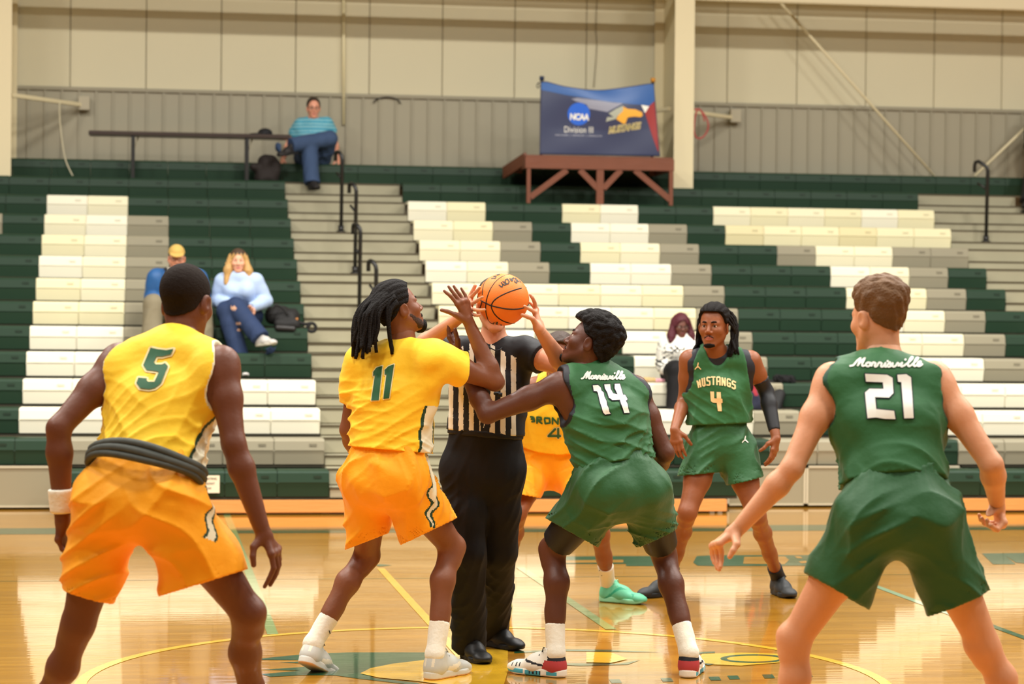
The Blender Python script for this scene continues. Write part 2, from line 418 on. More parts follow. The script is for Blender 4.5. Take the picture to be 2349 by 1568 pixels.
def rod(pa, pb, ya, yb, label, r=.017):
    o = MB().tube([atY(*pa, ya), atY(*pb, yb)], r).make('brace_rod', M_steel, smooth=True); tag(o, label, 'rod', 'diagonal brace rods of the wall')
rod((1740, -50), (2144, 404), 27.45, 27.3, 'long diagonal brace rod falling to the top bench')
rod((2420, 228), (2236, 404), 27.45, 27.3, 'short diagonal brace rod behind the hooked handrail')
M_girt = mat('girt steel', (216, 202, 164), .5)
for z_, y_, nm in ((atY(1174, -40, 27.2).z, 27.2, 'cream horizontal girt above the wall panels'), (5.41, 26.75, 'cream horizontal eave strut between the columns')):
    tag(MB().box((-8, y_-.05, z_), (24, y_+.05, z_+.2), .01).make('trim_3', M_girt), nm, kind='structure')
o = MB().tube([atY(788, -60, YW-.04), atY(788.5, 286, YW-.06)], .017).make('conduit_pipe', mat('conduit cream', (226, 214, 170), .4), smooth=True)
tag(o, 'cream vertical conduit pipe running down the wall', 'pipe')
o = MB().tube(catmull([atY(x, y, YW-.06) for x, y in ((857, 236), (862, 229), (880, 223), (900, 224), (913, 230), (919, 237))], 5), .008, 6).make('cable_loop', mat('black rubber', (40, 38, 34), .6), smooth=True)
tag(o, 'black cable arching over the wainscot trim', 'cable')
o = MB().tube(catmull([atY(x, y, YW-.03) for x, y in ((1370, -10), (1367, 60), (1369, 110), (1362, 200))], 4), .005, 5).make('thin_wire', mat('wire grey', (140, 130, 106), .6), smooth=True)
tag(o, 'thin grey wire hanging above the blue banner', 'wire')
o = MB().tube(catmull([atY(x, y, 26.9) for x, y in ((137, 236), (137, 270), (142, 320), (150, 365), (160, 390), (167, 403))], 5), .008, 6).make('hanging_rope', mat('pale rope', (206, 196, 164), .8), smooth=True)
tag(o, 'pale rope hanging from the left flange brace', 'rope')
o = MB().tube(catmull([atY(x, y, 26.605) for x, y in ((1586, 252), (1606, 252), (1622, 275), (1624, 295), (1614, 313), (1600, 317), (1592, 300), (1596, 262), (1604, 250), (1612, 262), (1616, 278))], 5), .009, 6).make('coiled_cable', mat('red cable', (172, 62, 58), .5), smooth=True)
tag(o, 'red coiled cable hung beside the middle column', 'cable')
# ------------------------------------------------------------------ bleachers
C_seat = {'G': [(36, 58, 40)], 'W': [(240, 233, 206), (238, 229, 192), (234, 224, 180), (226, 213, 164)], 'y': [(150, 142, 118)]}
prof = [(.05, 0), (.028, -.006), (.014, -.022), (.0, -.10), (.006, -.106), (.018, -.220), (.05, -.220), (.05, -.03), (.30, -.03), (.30, 0)]
def seat_mesh(m):
    mb = MB(); mb.prism(prof, (.0015, MOD-.0015))
    es = [e for e in mb.b.edges if abs(e.verts[0].co.x-e.verts[1].co.x) < 1e-6 and min(v.co.y for v in e.verts) < .051 and max(v.co.z for v in e.verts) <= .001]
    bmesh.ops.bevel(mb.b, geom=es, offset=.005, segments=2, affect='EDGES')
    mb.box((MOD*.70, .002, -.065), (MOD*.84, .012, -.042), 0, 1)         # small moulded number plate
    me = mb.mesh('seat'); me.materials.append(m[0]); me.materials.append(m[1]); return me
seat_me = {}
for key, cols in C_seat.items():
    for j, c in enumerate(cols):
        dk = tuple(int(x*(.94 if key == 'W' else .86)) for x in c)
        seat_me[key, j] = seat_mesh((mat(f'seat plastic {key}{j}', c, .5, .22), mat(f'seat plate {key}{j}', dk, .5)))
rs = random.Random(3)
SEAT_LABEL = {'G': 'dark green seat module', 'W': 'white seat module', 'y': 'grey seat module'}
def put_seats(root, x0, i0, pattern, k):
    for j, ch in enumerate(pattern):
        if ch == '.': continue
        jj = rs.choice((0, 0, 1, 1, 2)) if ch == 'W' else 0
        if ch == 'W' and k == 2 and root is SEC['right'] and j > 7: jj = rs.choice((2, 3))
        if ch == 'W' and k >= 8: jj = 0
        o = link('seat', seat_me[ch, jj], [], root, loc=(x0+(i0+j)*MOD, rowY(k), rowZ(k))); o['label'] = SEAT_LABEL[ch]
SEC = {'left': empty('bleacher_section', (XL, rowY(12), 0), 'left bleacher section with the white diagonal seats and the couple', 'bleacher', 'telescopic bleacher sections'),
       'right': empty('bleacher_section', (XR, rowY(12), 0), 'wide middle bleacher section with blocks of white and grey seats', 'bleacher', 'telescopic bleacher sections')}
RIGHT = {0: 'G'*14, 1: 'WWGGWWGGWWWWWW', 2: 'WWyGWWyGWWWWWW', 3: 'WWyGWWyGGyWWyy', 4: 'WWyGWWyGGGWWyG', 5: 'WWWWWWyGGGWWyG', 6: 'WWWWWWyGGGWWyG', 7: 'WWyGWWyGGGWWyG', 8: 'WWyGWWyGGGWWyG',
         9: 'WWyGWWyGGGWWWW', 10: 'WWyGWWyGGGWWWW', 11: 'WWGGGGyyGGyyyy', 12: 'GGGGG....GGGGG'}
LEFT = {0: 'G'*9, 1: 'GGGWWGGGG', 2: 'GyGWWyGGG', 3: 'GyGWWyGGG', 4: 'GGGWWyGGG', 5: 'GGGWWyGGG', 6: 'GGGWWyGGG', 7: 'GGGWWyGGG', 8: 'GGGWWyGGG', 9: 'GGGWWWWWW', 10: 'GGGWWWWWW', 11: 'GGGGyyyyy', 12: '....GGGGG'}
for k in range(0, 13):
    put_seats(SEC['right'], XR, 0, RIGHT[k], k); put_seats(SEC['left'], XL, -9, LEFT[k], k)
top = empty('top_bench', (XL, rowY(-1), rowZ(-1)), 'dark green bench running along the wall above both aisles', 'bench')
for i in range(-9, 21): link('seat', seat_me['G', 0], [], top, loc=(XL+i*MOD, rowY(-1), rowZ(-1)))
M_deck = mat('deck board', (70, 66, 50), .7); M_riser = mat('aisle step', (160, 153, 126), .6, var=(3, .10)); M_nose = mat('step nosing', (78, 68, 46), .6)
M_under = mat('understructure black', (26, 25, 20), .8); M_board = mat('wooden kick board', (222, 152, 84), .45, var=(2.5, .1), bump=(6, .2, (1, 12, 12)))
def decks(root, x0, x1, skip=None):
    for k in range(-1, 12):
        MB().box((x0, rowY(k)+.03, rowZ(k)-.245), (x1 if not (skip and k == 12) else skip, rowY(k)+.03+RUN, rowZ(k)-.222)).make('deck_board', M_deck, root)
decks(SEC['left'], XL-9*MOD, XL); decks(SEC['right'], XR, XR+14*MOD)
for s_, x0, x1 in (('left', XL-5*MOD, XL), ('right', XR, XR+5*MOD), ('right', XR+9*MOD, XR+14*MOD)):
    MB().box((x0, rowY(12)+.03, rowZ(12)-.245), (x1, rowY(11), rowZ(12)-.222)).make('deck_board', M_deck, SEC[s_])
for s, x0, x1 in (('left', XL-9*MOD, XL), ('right', XR, XR+14*MOD)):
    MB().box((x0, rowY(11)+.3, 0), (x1, rowY(11)+.34, rowZ(11)-.25)).make('skirt_panel', M_under, SEC[s])
def aisle(x0, x1, label):
    r = empty('aisle_stair', (x0, rowY(12), 0), label, 'stairs', 'grey aisle stairs of the bleachers')
    for k in range(0, 13):
        for (dy, dz, hh, dep) in ((.30, -.004, .135, .35), (.02, -.146, .084, .29)):
            y, z = rowY(k)+dy, rowZ(k)+dz
            st = MB().box((x0, y, z-hh), (x1, y+dep, z), .004).make('step', M_riser, r)
            MB().box((x0, y-.006, z-.014), (x1, y+.03, z+.003)).make('nosing', M_nose, st)
    MB().box((x0, rowY(12)+.04, 0), (x1, rowY(12)+.08, rowZ(12)-.24)).make('skirt_panel', M_under, r)
    return r
aisle(XL+.004, XR-.004, 'grey aisle stair between the left and middle bleacher sections')
aisle(XR+14*MOD+.004, XR+17*MOD, 'grey aisle stair at the far right of the bleachers')
def kick(px0, px1):
    a, b = atY(px0, 1165, rowY(12)-.05), atY(px1, 1165, rowY(12)-.05)
    o = MB().box((a.x, rowY(12)-.06, .018), (b.x, rowY(12)+.0, .122), .004).make('kick_board', M_board)
    return o
tag(kick(166, 1667), 'long orange wooden kick board under the first seat row', 'board', 'wooden kick boards')
tag(kick(2172, 2420), 'short orange wooden kick board at the right end', 'board', 'wooden kick boards')
# legs peeping out under the front row
for px_ in (1634, 1652):
    MB().box((atY(px_, 1150, rowY(12)+.1).x-.02, rowY(12)+.1, 0), (atY(px_, 1150, rowY(12)+.1).x+.02, rowY(12)+.14, .2)).make('frame_leg', M_bracket, SEC['right'])
M_cab = mat('grey notch panel', (150, 142, 116), .5); M_cabt = mat('notch panel trim', (192, 183, 156), .5)
def notch(px0, px1, label):
    Yp = rowY(11)-.03
    a, b = atY(px0, 1100, Yp), atY(px1, 1100, Yp)
    r = empty('notch_panel', (a.x, Yp, 0), label, 'panel', 'grey panels closing the front row notches')
    zt = rowZ(11)-.23
    MB().box((a.x, Yp, .02), (b.x, Yp+.03, zt), .004).make('panel_sheet', M_cab, r)
    for lo, hi in (((a.x, Yp-.008, .02), (a.x+.02, Yp+.02, zt)), ((b.x-.02, Yp-.008, .02), (b.x, Yp+.02, zt)), ((a.x, Yp-.008, zt-.02), (b.x, Yp+.02, zt)), ((a.x, Yp-.008, .02), (b.x, Yp+.02, .035))):
        MB().box(lo, hi).make('edge_trim', M_cabt, r)
notch(1668, 1848, 'grey notch panel behind the legs of the player with the black arm sleeve')
notch(1849, 2028, 'grey notch panel with its edge beside the green jersey 21')
notch(2029, 2205, 'grey notch panel mostly hidden behind the player wearing 21')
notch(-170, 164, 'wide grey notch panel under the leftmost green seats')
# sign taped to the front row
def sign():
    Y = rowY(12)-.012
    a, b = atY(449, 1090, Y), atY(503.5, 1130, Y)
    r = empty('paper_sign', (a.x, Y, b.z), 'white paper notice taped to the green front row seats', 'sign')
    MB().box((a.x, Y-.002, b.z), (b.x, Y+.004, a.z)).make('paper', mat('white paper', (240, 226, 196), .7), r)
    return a, b, r, Y
sg = sign()
def text_mesh(txt, size=1.0, shear=0, thick=0.0, space=1.0):
    c = bpy.data.curves.new('t', 'FONT'); c.body = txt; c.size = size; c.shear = shear; c.offset = thick; c.align_x = 'CENTER'; c.space_character = space
    o = bpy.data.objects.new('t', c); COL.objects.link(o)
    dg = bpy.context.evaluated_depsgraph_get(); dg.update(); me = bpy.data.meshes.new_from_object(o.evaluated_get(dg))
    bpy.data.objects.remove(o); bpy.data.curves.remove(c); return me
M_ink = mat('sign ink', (96, 84, 70), .7)
for j, tx in enumerate(('NO SEATING', 'IN FRONT', 'ROW')):
    me = text_mesh(tx, .026, 0, .0006); o = link('lettering', me, M_ink, sg[2])
    o.matrix_world = Matrix.Translation(((sg[0].x+sg[1].x)/2+.0, sg[3]-.0035, sg[0].z-.036-.04*j)) @ Matrix.Rotation(math.pi/2, 4, 'X')
# ------------------------------------------------------------------ handrails, table, stand
M_rail = mat('black handrail paint', (34, 32, 28), .35)
def handrail(px, py, k, h, label, hk=.55):
    Y = rowY(k)+.16; b = atY(px, py, Y); z0 = rowZ(k)-.146
    r = empty('handrail', (b.x, Y, z0), label, 'handrail', 'black loop handrails of the aisles')
    t = .012*hk; X = lambda o: b.x+t-o*hk         # the post leans a hair; the loop turns back over the step
    MB().tube([(b.x, Y, z0), (b.x+t, Y, z0+h-.06), (X(.012), Y, z0+h-.02), (X(.05), Y+.02, z0+h+.015), (X(.09), Y+.06, z0+h+.05*hk), (X(.112), Y+.10, z0+h+.04*hk), (X(.118), Y+.11, z0+h-.0), (X(.118), Y+.11, z0+h-.07)], .021, 10).make('rail_tube', M_rail, r, True)
    MB().tube([(b.x+.008, Y, z0+h-.28), (X(.05), Y+.02, z0+h-.24), (X(.10), Y+.06, z0+h-.20)], .013, 8).make('lower_bar', M_rail, r, True)
    MB().tube([(b.x, Y, z0), (b.x, Y, z0+.02)], .05, 12).make('base_flange', M_rail, r, True)
    MB().tube([(b.x, Y, z0), (b.x, Y, z0+.08)], .032, 10).make('base_socket', M_rail, r, True)
handrail(782.6, 500, 2, .86, 'uppermost black handrail on the aisle below the seated man')
handrail(814.5, 592, 4, .92, 'second black handrail down the aisle stair')
handrail(824, 690, 6, .92, 'third black handrail down the aisle stair')
handrail(860, 800, 8, 1.0, 'lowest black handrail above the player with locs')
handrail(2262, 523, 2, .88, 'hooked black handrail on the aisle at the right', 1.0)
def table():
    Y = 26.72
    a, b = atY(203, 300, Y), atY(666, 312, Y); zt = (a.z+b.z)/2+.01
    r = empty('folding_table', ((a.x+b.x)/2, Y, rowZ(0)-.22), 'long narrow dark folding table in front of the grey wall', 'table')
    MB().box((a.x, Y-.02, zt-.045), (b.x, Y+.30, zt), .008).make('tabletop', mat('dark table laminate', (58, 42, 32), .35), r)
    for px in (305, 567):
        x = atY(px, 350, Y).x
        MB().box((x-.02, Y+.0, rowZ(0)-.222), (x+.02, Y+.04, zt-.045), .004).make('leg', M_rail, r)
        MB().box((x-.02, Y+.22, rowZ(0)-.222), (x+.02, Y+.26, zt-.045), .004).make('leg', M_rail, r)
        MB().bar((x, Y+.02, zt-.25), (x+.06, Y+.1, zt-.05), .012, .012).make('leg_brace', M_bracket, r)
    return zt
zt = table()
def blob(name, m, prims, h, label, cat, kw=None, noise=None, group=None):
    """prims: list of (a, b, ra, rb) in world space"""
    P = np.array([p[i] for p in prims for i in (0, 1)]); R = max(max(p[2], p[3]) for p in prims)
    fd = Field(P.min(0)-R, P.max(0)+R, h)
    for a, b, ra, rb in prims: fd.cone(a, b, ra, rb, .04)
    if noise: fd.func(lambda Q: fold_noise(Q, noise[0], noise[1], seed=noise[2]))
    return fd
M_black = mat('black fabric', (27, 25, 23), .7, bump=(40, .3))
def cap_on_table():
    p = atY(602, 301, 26.85); x, y = p.x, p.y
    fd = Field((x-.2, y-.14, zt-.02), (x+.2, y+.14, zt+.2), .008)
    fd.ell((x+.03, y, zt+.02), (.085, .09, .06)); fd.ell((x-.06, y-.05, zt+.005), (.10, .07, .014), k=.02)
    fd.plane((x, y, zt+.002), (0, 0, -1)); o = solid('cap', fd, mat('black cap', (24, 23, 26), .7)); tag(o, 'small black cap lying on the folding table', 'cap')
cap_on_table()
def jacket():
    Y = 26.8; q = lambda x, y, d=0: np.array(atY(x, y, Y+d))
    fd = blob('j', None, [(q(610, 375), q(608, 405), .09, .12), (q(585, 385, -.05), q(610, 400), .05, .09), (q(632, 380), q(620, 410), .06, .1), (q(600, 365), q(622, 363), .045, .05)], .012, '', '', noise=(.012, 22, 4))
    tag(solid('jacket', fd, mat('dark brown jacket', (38, 30, 26), .8)), 'dark jacket heaped on the top bench beside the man in turquoise', 'jacket')
jacket()
M_red = mat('stained brown wood', (118, 66, 42), .55, var=(5, .12), bump=(8, .25, (1, 6, 6)))
def stand():
    Y0 = rowY(1)+.08; zb = rowZ(1)
    q = lambda px, py, d=0: atY(px, py, Y0+d)
    x0, x1 = q(1205, 375).x, q(1547, 375).x; zt = q(1375, 362).z; za = q(1375, 389).z
    r = empty('camera_platform', ((x0+x1)/2, Y0, zb), 'brown wooden platform on trestle legs with the banner on it', 'platform')
    MB().box((x0, Y0, za), (x1, Y0+.03, zt), .004).make('apron_board', M_red, r)
    for i in range(5):
        MB().box((x0+.01, Y0+.03+i*.19, zt-.035), (x1-.01, Y0+.213+i*.19, zt+.022+.004*(i % 2)), .004).make('top_plank', M_red, r)
    MB().box((x0-.0, Y0+.03, za), (x0+.03, Y0+1.0, zt-.035), .004).make('side_board', M_red, r)
    MB().bar((x0-.1, Y0+.95, zt-.13), (x0+.02, Y0+.12, zt-.02), .03, .14).make('side_board', M_red, r)
    MB().box((x1-.03, Y0+.03, za), (x1, Y0+1.0, zt-.035), .004).make('side_board', M_red, r)
    for px, wpx in ((1213, 9), (1377, 17), (1540, 9)):
        c = q(px, 430).x; hw = wpx/2*26/5347
        MB().box((c-hw, Y0+.005, zb+.002), (c+hw, Y0+.05, za), .003).make('leg', M_red, r)
    for a, b in (((1216, 452), (1300, 390)), ((1371, 432), (1330, 390)), ((1384, 432), (1424, 390)), ((1537, 458), (1456, 390))):
        A, B = q(*a, .028), q(*b, .028); MB().bar(A, B, .03, .065, up=(0, 1, 0)).make('diagonal_brace', M_red, r) if False else MB().bar(A, B, .065, .035, up=(0, 1, 0)).make('diagonal_brace', M_red, r)
    for px in (1220, 1535):
        c = q(px, 430).x; MB().box((c-.03, Y0+.9, rowZ(-1)), (c+.03, Y0+.95, za)).make('leg', M_red, r)
    return zt+.03, Y0
zst, Yst = stand()
# ------------------------------------------------------------------ people: builders
A = lambda v: np.array(v, float)
unit = lambda v: A(v)/np.linalg.norm(v)
lerp = lambda a, b, t: A(a)+(A(b)-A(a))*t
def shoe_frame(heel, tdir, pitch=0., sc=1.0):
    d = unit((tdir[0], tdir[1], 0)); up = A((0, 0, 1.)); r = unit(np.cross(d, up))
    d, up = d*math.cos(pitch)-up*math.sin(pitch), up*math.cos(pitch)+d*math.sin(pitch)
    return np.stack([r, d, up], 1)*sc, A(heel)
class P:                                   # a posed person; joints in world space
    def __init__(s, label, d0, J, sc=1.0, m=1.0, h=.0096, skin=None, feet=None, fem=False):
        s.d0, s.sc, s.m, s.h, s.skin, s.fem = d0, sc, m, h, skin, fem
        s.J = {k: A(at(v[0], v[1], d0+(v[2] if len(v) > 2 else 0))) for k, v in J.items()}
        j = s.J
        s.feet = {}
        for k, ft in (feet or {}).items():          # (heel on the ground, toe direction, pitch, size)
            R, base = shoe_frame(*ft); s.feet[k] = (R, base); j['an'+k] = base+R@A((0, .058, .105)); j['toe'+k] = base+R@A((0, .24, .03))
        s.pel = (j['hipL']+j['hipR'])/2; s.up = unit(j['neck']-s.pel)
        s.lat = unit(j['shR']-j['shL']); s.latH = unit(j['hipR']-j['hipL'])
        s.fwd = unit(np.cross(s.up, s.lat)); s.fwdH = unit(np.cross(s.up, s.latH))
        zb = min(j[k][2] for k in j)
        s.root = empty('person', (s.pel[0], s.pel[1], max(0, zb-.09)), label, 'person')
        s.hands = []
    def px(s, x, y, dd=0): return A(at(x, y, s.d0+dd))
    def bounds(s, keys, pad):
        Q = np.array([s.J[k] for k in keys]); return Q.min(0)-pad, Q.max(0)+pad
# ---- torso and limbs (inf = how far the cloth stands off the skin)
def torso(fd, p, inf=0., k=.03, belly=0.):
    c, j, u = p.sc, p.J, p.up; L = np.linalg.norm(j['neck']-p.pel)
    latM = unit(p.lat+p.latH); f = unit(np.cross(u, latM)); g = p.m
    q = lambda t, b=0: lerp(p.pel, j['neck'], t)-f*b
    W = lambda r: r*c*g+inf
    fd.cone(q(.02), q(.30), W(.148), W(.140+belly*.3), k, wide=p.latH, fl=.72)
    fd.cone(q(.28, -.01-belly*.1), q(.60, .012), W(.140+belly*.5), W(.163), .05, wide=latM, fl=.70+belly)
    fd.cone(q(.60, .012), q(.84, .015), W(.165), W(.140), .05, wide=p.lat, fl=.66)
    for s_ in ('L', 'R'):
        sh = j['sh'+s_]; sg = -1 if s_ == 'L' else 1
        fd.cone(q(.95), lerp(q(.93), sh, .9), W(.062), W(.056), .05)
        fd.cone(sh-u*.05*c-p.lat*sg*.02, q(.45)+latM*sg*.075*c, W(.060), W(.060), .05)
        if p.fem: fd.ell(q(.66, -.085*c)+latM*sg*.07*c, [W(.065)]*3, k=.05)
def arm(fd, p, s_, inf=0., to=1.0, k=.03, flare=0.):
    c, j, g = p.sc, p.J, p.m; a, b, w = j['sh'+s_], j['el'+s_], j['wr'+s_]
    fd.cone(a, lerp(a, b, .06), .062*c*g+inf, .060*c*g+inf, k)
    fd.cone(a, lerp(a, b, .42), .058*c*g+inf, .053*c*g+inf+flare, k)
    if to <= .5: return
    fd.cone(lerp(a, b, .42), b, .053*c*g+inf, .041*c*g+inf, k)
    if to <= 1: return
    fd.cone(b, lerp(b, w, .28), .041*c*g+inf, .045*c*g+inf, .02)
    fd.cone(lerp(b, w, .28), w, .045*c*g+inf, .0285*c+inf, .02)
def leg(fd, p, s_, inf=0., k=.03):
    c, j, g = p.sc, p.J, p.m; a, b, w = j['hip'+s_], j['kn'+s_], j['an'+s_]
    fd.cone(a, lerp(a, b, .45), .090*c*g+inf, .083*c*g+inf, .05)
    fd.cone(lerp(a, b, .45), b, .083*c*g+inf, .057*c*g+inf, .03)
    bk = unit(np.cross(np.cross(unit(b-a), unit(w-b))+p.latH*1e-3, unit(w-b))); bk = bk if np.dot(bk, p.fwdH) < 0 else -bk
    fd.ell(b-bk*.028*c, [(.036*c+inf)]*3, k=.03)
    fd.cone(b-bk*.008*c, lerp(b, w, .12)-bk*.008*c, .055*c*g+inf, .050*c*g+inf, .03)
    fd.cone(lerp(b, w, .08)+bk*.006*c, lerp(b, w, .33)+bk*.022*c, .048*c*g+inf, .055*c*g+inf, .03)
    fd.cone(lerp(b, w, .33)+bk*.022*c, lerp(b, w, .66)+bk*.008*c, .055*c*g+inf, .042*c*g+inf, .03)
    fd.cone(lerp(b, w, .60), w, .042*c*g+inf, .036*c+inf, .03)
def glutes(fd, p, inf=0., k=.05):
    for s_ in 'LR': fd.ell(p.J['hip'+s_]-p.fwdH*.032*p.sc+p.up*.015, [.088*p.sc*p.m+inf*.8]*3, k=k+.05)
# ---- hands
def fingers(wr, d, t, n, curl=(.25, .35, .25), spread=.10, s=1.0, fist=0., thumb=None):
    """d along the hand, t towards the thumb, n out of the palm; returns 4 finger polylines and a thumb"""
    d, n = unit(d), unit(n); t = unit(A(t)-d*np.dot(t, d)); n = unit(np.cross(d, t)) if np.dot(np.cross(d, t), n) > 0 else -unit(np.cross(d, t))
    out = []; wr = A(wr)
    for i, (o, y, L) in enumerate(((.028, .088, (.045, .026, .022)), (.009, .092, (.049, .030, .023)), (-.010, .088, (.045, .028, .022)), (-.028, .079, (.035, .021, .020)))):
        a = wr+(d*y+t*o)*s; pts = [a]; ang = 0; dd = unit(d+t*spread*(1.5-i)*.7)
        for c, l in zip(curl, L):
            ang += c*(1+.12*i); a = a+(dd*math.cos(ang)+n*math.sin(ang))*l*s; pts.append(a)
        out.append(pts)
    b = wr+(d*.022+t*.022+n*.008)*s; m = b+(d*.034+t*.026+n*.014)*s; td = unit(d*.8+t*.35+n*.5) if thumb is None else unit(thumb)
    out.append([b, m, m+td*.034*s, m+unit(td+n*.2)*.060*s]); return out
def hand(p, s_, F_, h=.0038, s=1.0):
    c = p.sc; w, e = p.J['wr'+s_], p.J['el'+s_]; Q = np.array([x for f in F_ for x in f]+[w])
    fd = Field(Q.min(0)-.05, Q.max(0)+.05, h); back = unit(w-e)
    fd.cone(lerp(e, w, .28), w, .043*c*p.m, .0268*c, 0)
    for i, f in enumerate(F_[:4]): fd.cone(w+back*.024, f[0], .0175*s, .0118*s, .014)
    fd.cone(w, lerp(w, lerp(F_[1][0], F_[2][0], .5), .35), .0266*c, .0235*s, .004)
    for i in range(3): fd.cone(F_[i][0], F_[i+1][0], .0108*s, .0105*s, .010)
    th = F_[4]; fd.cone(w+back*.026, th[1], .0175*s, .0135*s, .016)
    for i, f in enumerate(F_[:4]):
        r = (.0106, .0108, .0104, .0094)[i]*s
        for k in range(len(f)-1): fd.cone(f[k], f[k+1], r*(1-.11*k), r*(1-.11*(k+1)), .003 if k else .006)
    for k in range(1, len(th)-1): fd.cone(th[k], th[k+1], .0132*s*(1-.1*k), .0132*s*(1-.1*(k+1)), .004)
    fd.plane(w-back*.004, -back); p.hands.append(fd); return fd
# ---- head in its own frame (x right, y forward, z up), origin between the eyes' depth and the ears
def head_field(h=.0042, jaw=1.0, fem=False, ears=True, sock=True):
    fd = Field((-.11, -.135, -.20), (.11, .15, .15), h)
    fd.ell((0, -.014, .038), (.0735, .096, .084), k=0)
    fd.ell((0, .028, -.020), (.060, .058, .078), k=.035)
    for s_ in (-1, 1):
        fd.cone((s_*.050*jaw, -.004, -.052), (s_*.017, .060, -.104), .020, .017, .03)
        fd.ell((s_*.040, .052, -.030), (.024, .026, .022), k=.025)
        fd.cone((s_*.016, .078, .017), (s_*.045, .064, .014), .0095, .009, .012)
    fd.ell((0, .062, -.103), (.020, .020, .016), k=.025)
    fd.ell((0, .068, -.070), (.028, .020, .020), k=.02)
    if sock:
        for s_ in (-1, 1): fd.ell((s_*.032, .090, -.001), (.017, .016, .011), k=.012, op='s')
    fd.cone((0, .080, .004), (0, .101, -.033), .0085, .0115, .010)
    for s_ in (-1, 1): fd.ell((s_*.0135, .090, -.039), (.0095, .011, .008), k=.007)
    for s_ in (-1, 1):
        fd.cone((s_*.020, .0775, .006), (s_*.032, .0815, .0085), .0035, .0042, .004); fd.cone((s_*.032, .0815, .0085), (s_*.044, .074, .005), .0042, .0035, .004)
        fd.cone((s_*.020, .0765, -.008), (s_*.044, .073, -.008), .0035, .0035, .004)
    fd.cone((-.020, .080, -.0665), (0, .0885, -.0645), .0045, .0062, .004); fd.cone((.020, .080, -.0665), (0, .0885, -.0645), .0045, .0062, .004)
    fd.cone((-.016, .080, -.0775), (.016, .080, -.0775), .0060, .0060, .004); fd.ell((0, .0855, -.0778), (.014, .008, .0065), k=.004)
    fd.cone((-.022, .088, -.0715), (.022, .088, -.0715), .0016, .0016, .003, op='s')
    if ears:
        for s_ in (-1, 1):
            R = Matrix.Rotation(s_*-.35, 3, 'Z') @ Matrix.Rotation(-.15, 3, 'X')
            fd.ell((s_*.0790, -.010, -.012), (.0085, .021, .033), R=[list(r) for r in R], k=.008)
            fd.ell((s_*.0885, -.006, -.008), (.006, .011, .018), R=[list(r) for r in R], k=.006, op='s')
    fd.cone((0, -.018, -.04), (0, -.028, -.105), .056 if not fem else .047, .054 if not fem else .046, .03)
    return fd
HEADF = {}
def head_cache(key, **kw):
    if key not in HEADF: HEADF[key] = head_field(**kw)
    return HEADF[key]
def copyf(fd):
    g = Field.__new__(Field); g.h, g.lo, g.n, g.ax, g.v, g.pad = fd.h, fd.lo, fd.n, fd.ax, fd.v.copy(), 0; return g
class Head:
    def __init__(s, p, c, f, u, sc=1.0, key='m', **kw):
        s.p, s.c, s.sc = p, A(c), sc; f = unit(f); r = unit(np.cross(f, u)); u = unit(np.cross(r, f)); s.R = np.stack([r, f, u], 1); s.key = key
        s.fd = head_cache(key, **kw); p.head = s
    def w(s, q): return s.c+(A(q)*s.sc)@s.R.T
    def local(s, q): return (A(q)-s.c)@s.R/s.sc
def head_world(hd):                        # vertices of the head with its neck, joined into the body mesh later
    V, Q = hd.fd.mesh(); V = smooth_np(V, Q, 1, .3)
    return hd.w(V), Q, V
def part_from(hd, name, fd, m, classify=None, sm=1):
    V, Q = fd.mesh()
    if sm: V = smooth_np(V, Q, sm, .4)
    me = mesh_np(name, hd.w(V), Q); return link(name, me, m, hd.p.root, smooth=True)
def grid(fd): return fd.ax[0][:, None, None], fd.ax[1][None, :, None], fd.ax[2][None, None, :]
def hairline(Y, pts):
    return np.interp(Y, [q[0] for q in pts], [q[1] for q in pts])
HL = [(-.13, -.062), (-.085, -.062), (-.045, -.035), (-.020, .005), (.010, .012), (.028, .015), (.040, .05), (.060, .074), (.075, .078), (.10, .085)]
def hair_shell(hd, name, m, t=.006, top=.0, hl=HL, noise=None, cut=None, lift=0.):
    g = copyf(hd.fd); X, Y, Z = grid(g)
    base = Field((-.15, -.17, -.16), (.15, .16, .19), g.h); base.pad = .06; X, Y, Z = grid(base)
    base.ell((0, -.014, .038), (.0735, .096, .084), k=0); base.ell((0, .028, -.020), (.060, .058, .078), k=.035); base.cone((0, -.018, -.04), (0, -.028, -.105), .056, .054, .03)
    th = t+top*np.clip((Z-.03)/.07, 0, 1)
    if noise is not None:
        I = np.argwhere(np.abs(base.v-t) < .05+top); Pq = base.lo+I*base.h; n = np.zeros(base.n, f32); n[tuple(I.T)] = noise(Pq); th = th+n
    base.v = np.maximum(base.v-th, hairline(Y, hl)-Z).astype(f32)
    if cut is not None: base.v = np.maximum(base.v, cut(X, Y, Z)).astype(f32)
    return part_from(hd, name, base, m)
def eyes(hd, iris=(48, 28, 18)):
    me = MATS.get('eye mesh')
    for s_ in (-1, 1):
        o = MB()
        bmesh.ops.create_uvsphere(o.b, u_segments=16, v_segments=10, radius=.0122*hd.sc)
        c = A(hd.w((s_*.0315, .0695, -.001))); f = hd.R[:, 1]
        for v in o.b.verts: v.co = v.co+Vector(c)
        for fc in o.b.faces:
            q = (A(fc.calc_center_median())-c)/(.0122*hd.sc); a = np.dot(q, f)
            fc.material_index = 1 if a > .80 else 0
        o.make('eye', [mat('eye white', (214, 200, 186), .25), mat('eye iris dark', iris, .2)], hd.p.root, True)
def brows(hd, m, thick=.004):
    for s_ in (-1, 1):
        o = MB(); o.tube([hd.w((s_*x, y, z)) for x, y, z in ((.014, .0885, .0185), (.024, .0865, .0225), (.036, .079, .023), (.047, .069, .018))], [thick*.9*hd.sc, thick*1.1*hd.sc, thick*hd.sc, thick*.4*hd.sc], 6)
        o.make('eyebrow', m, hd.p.root, True)
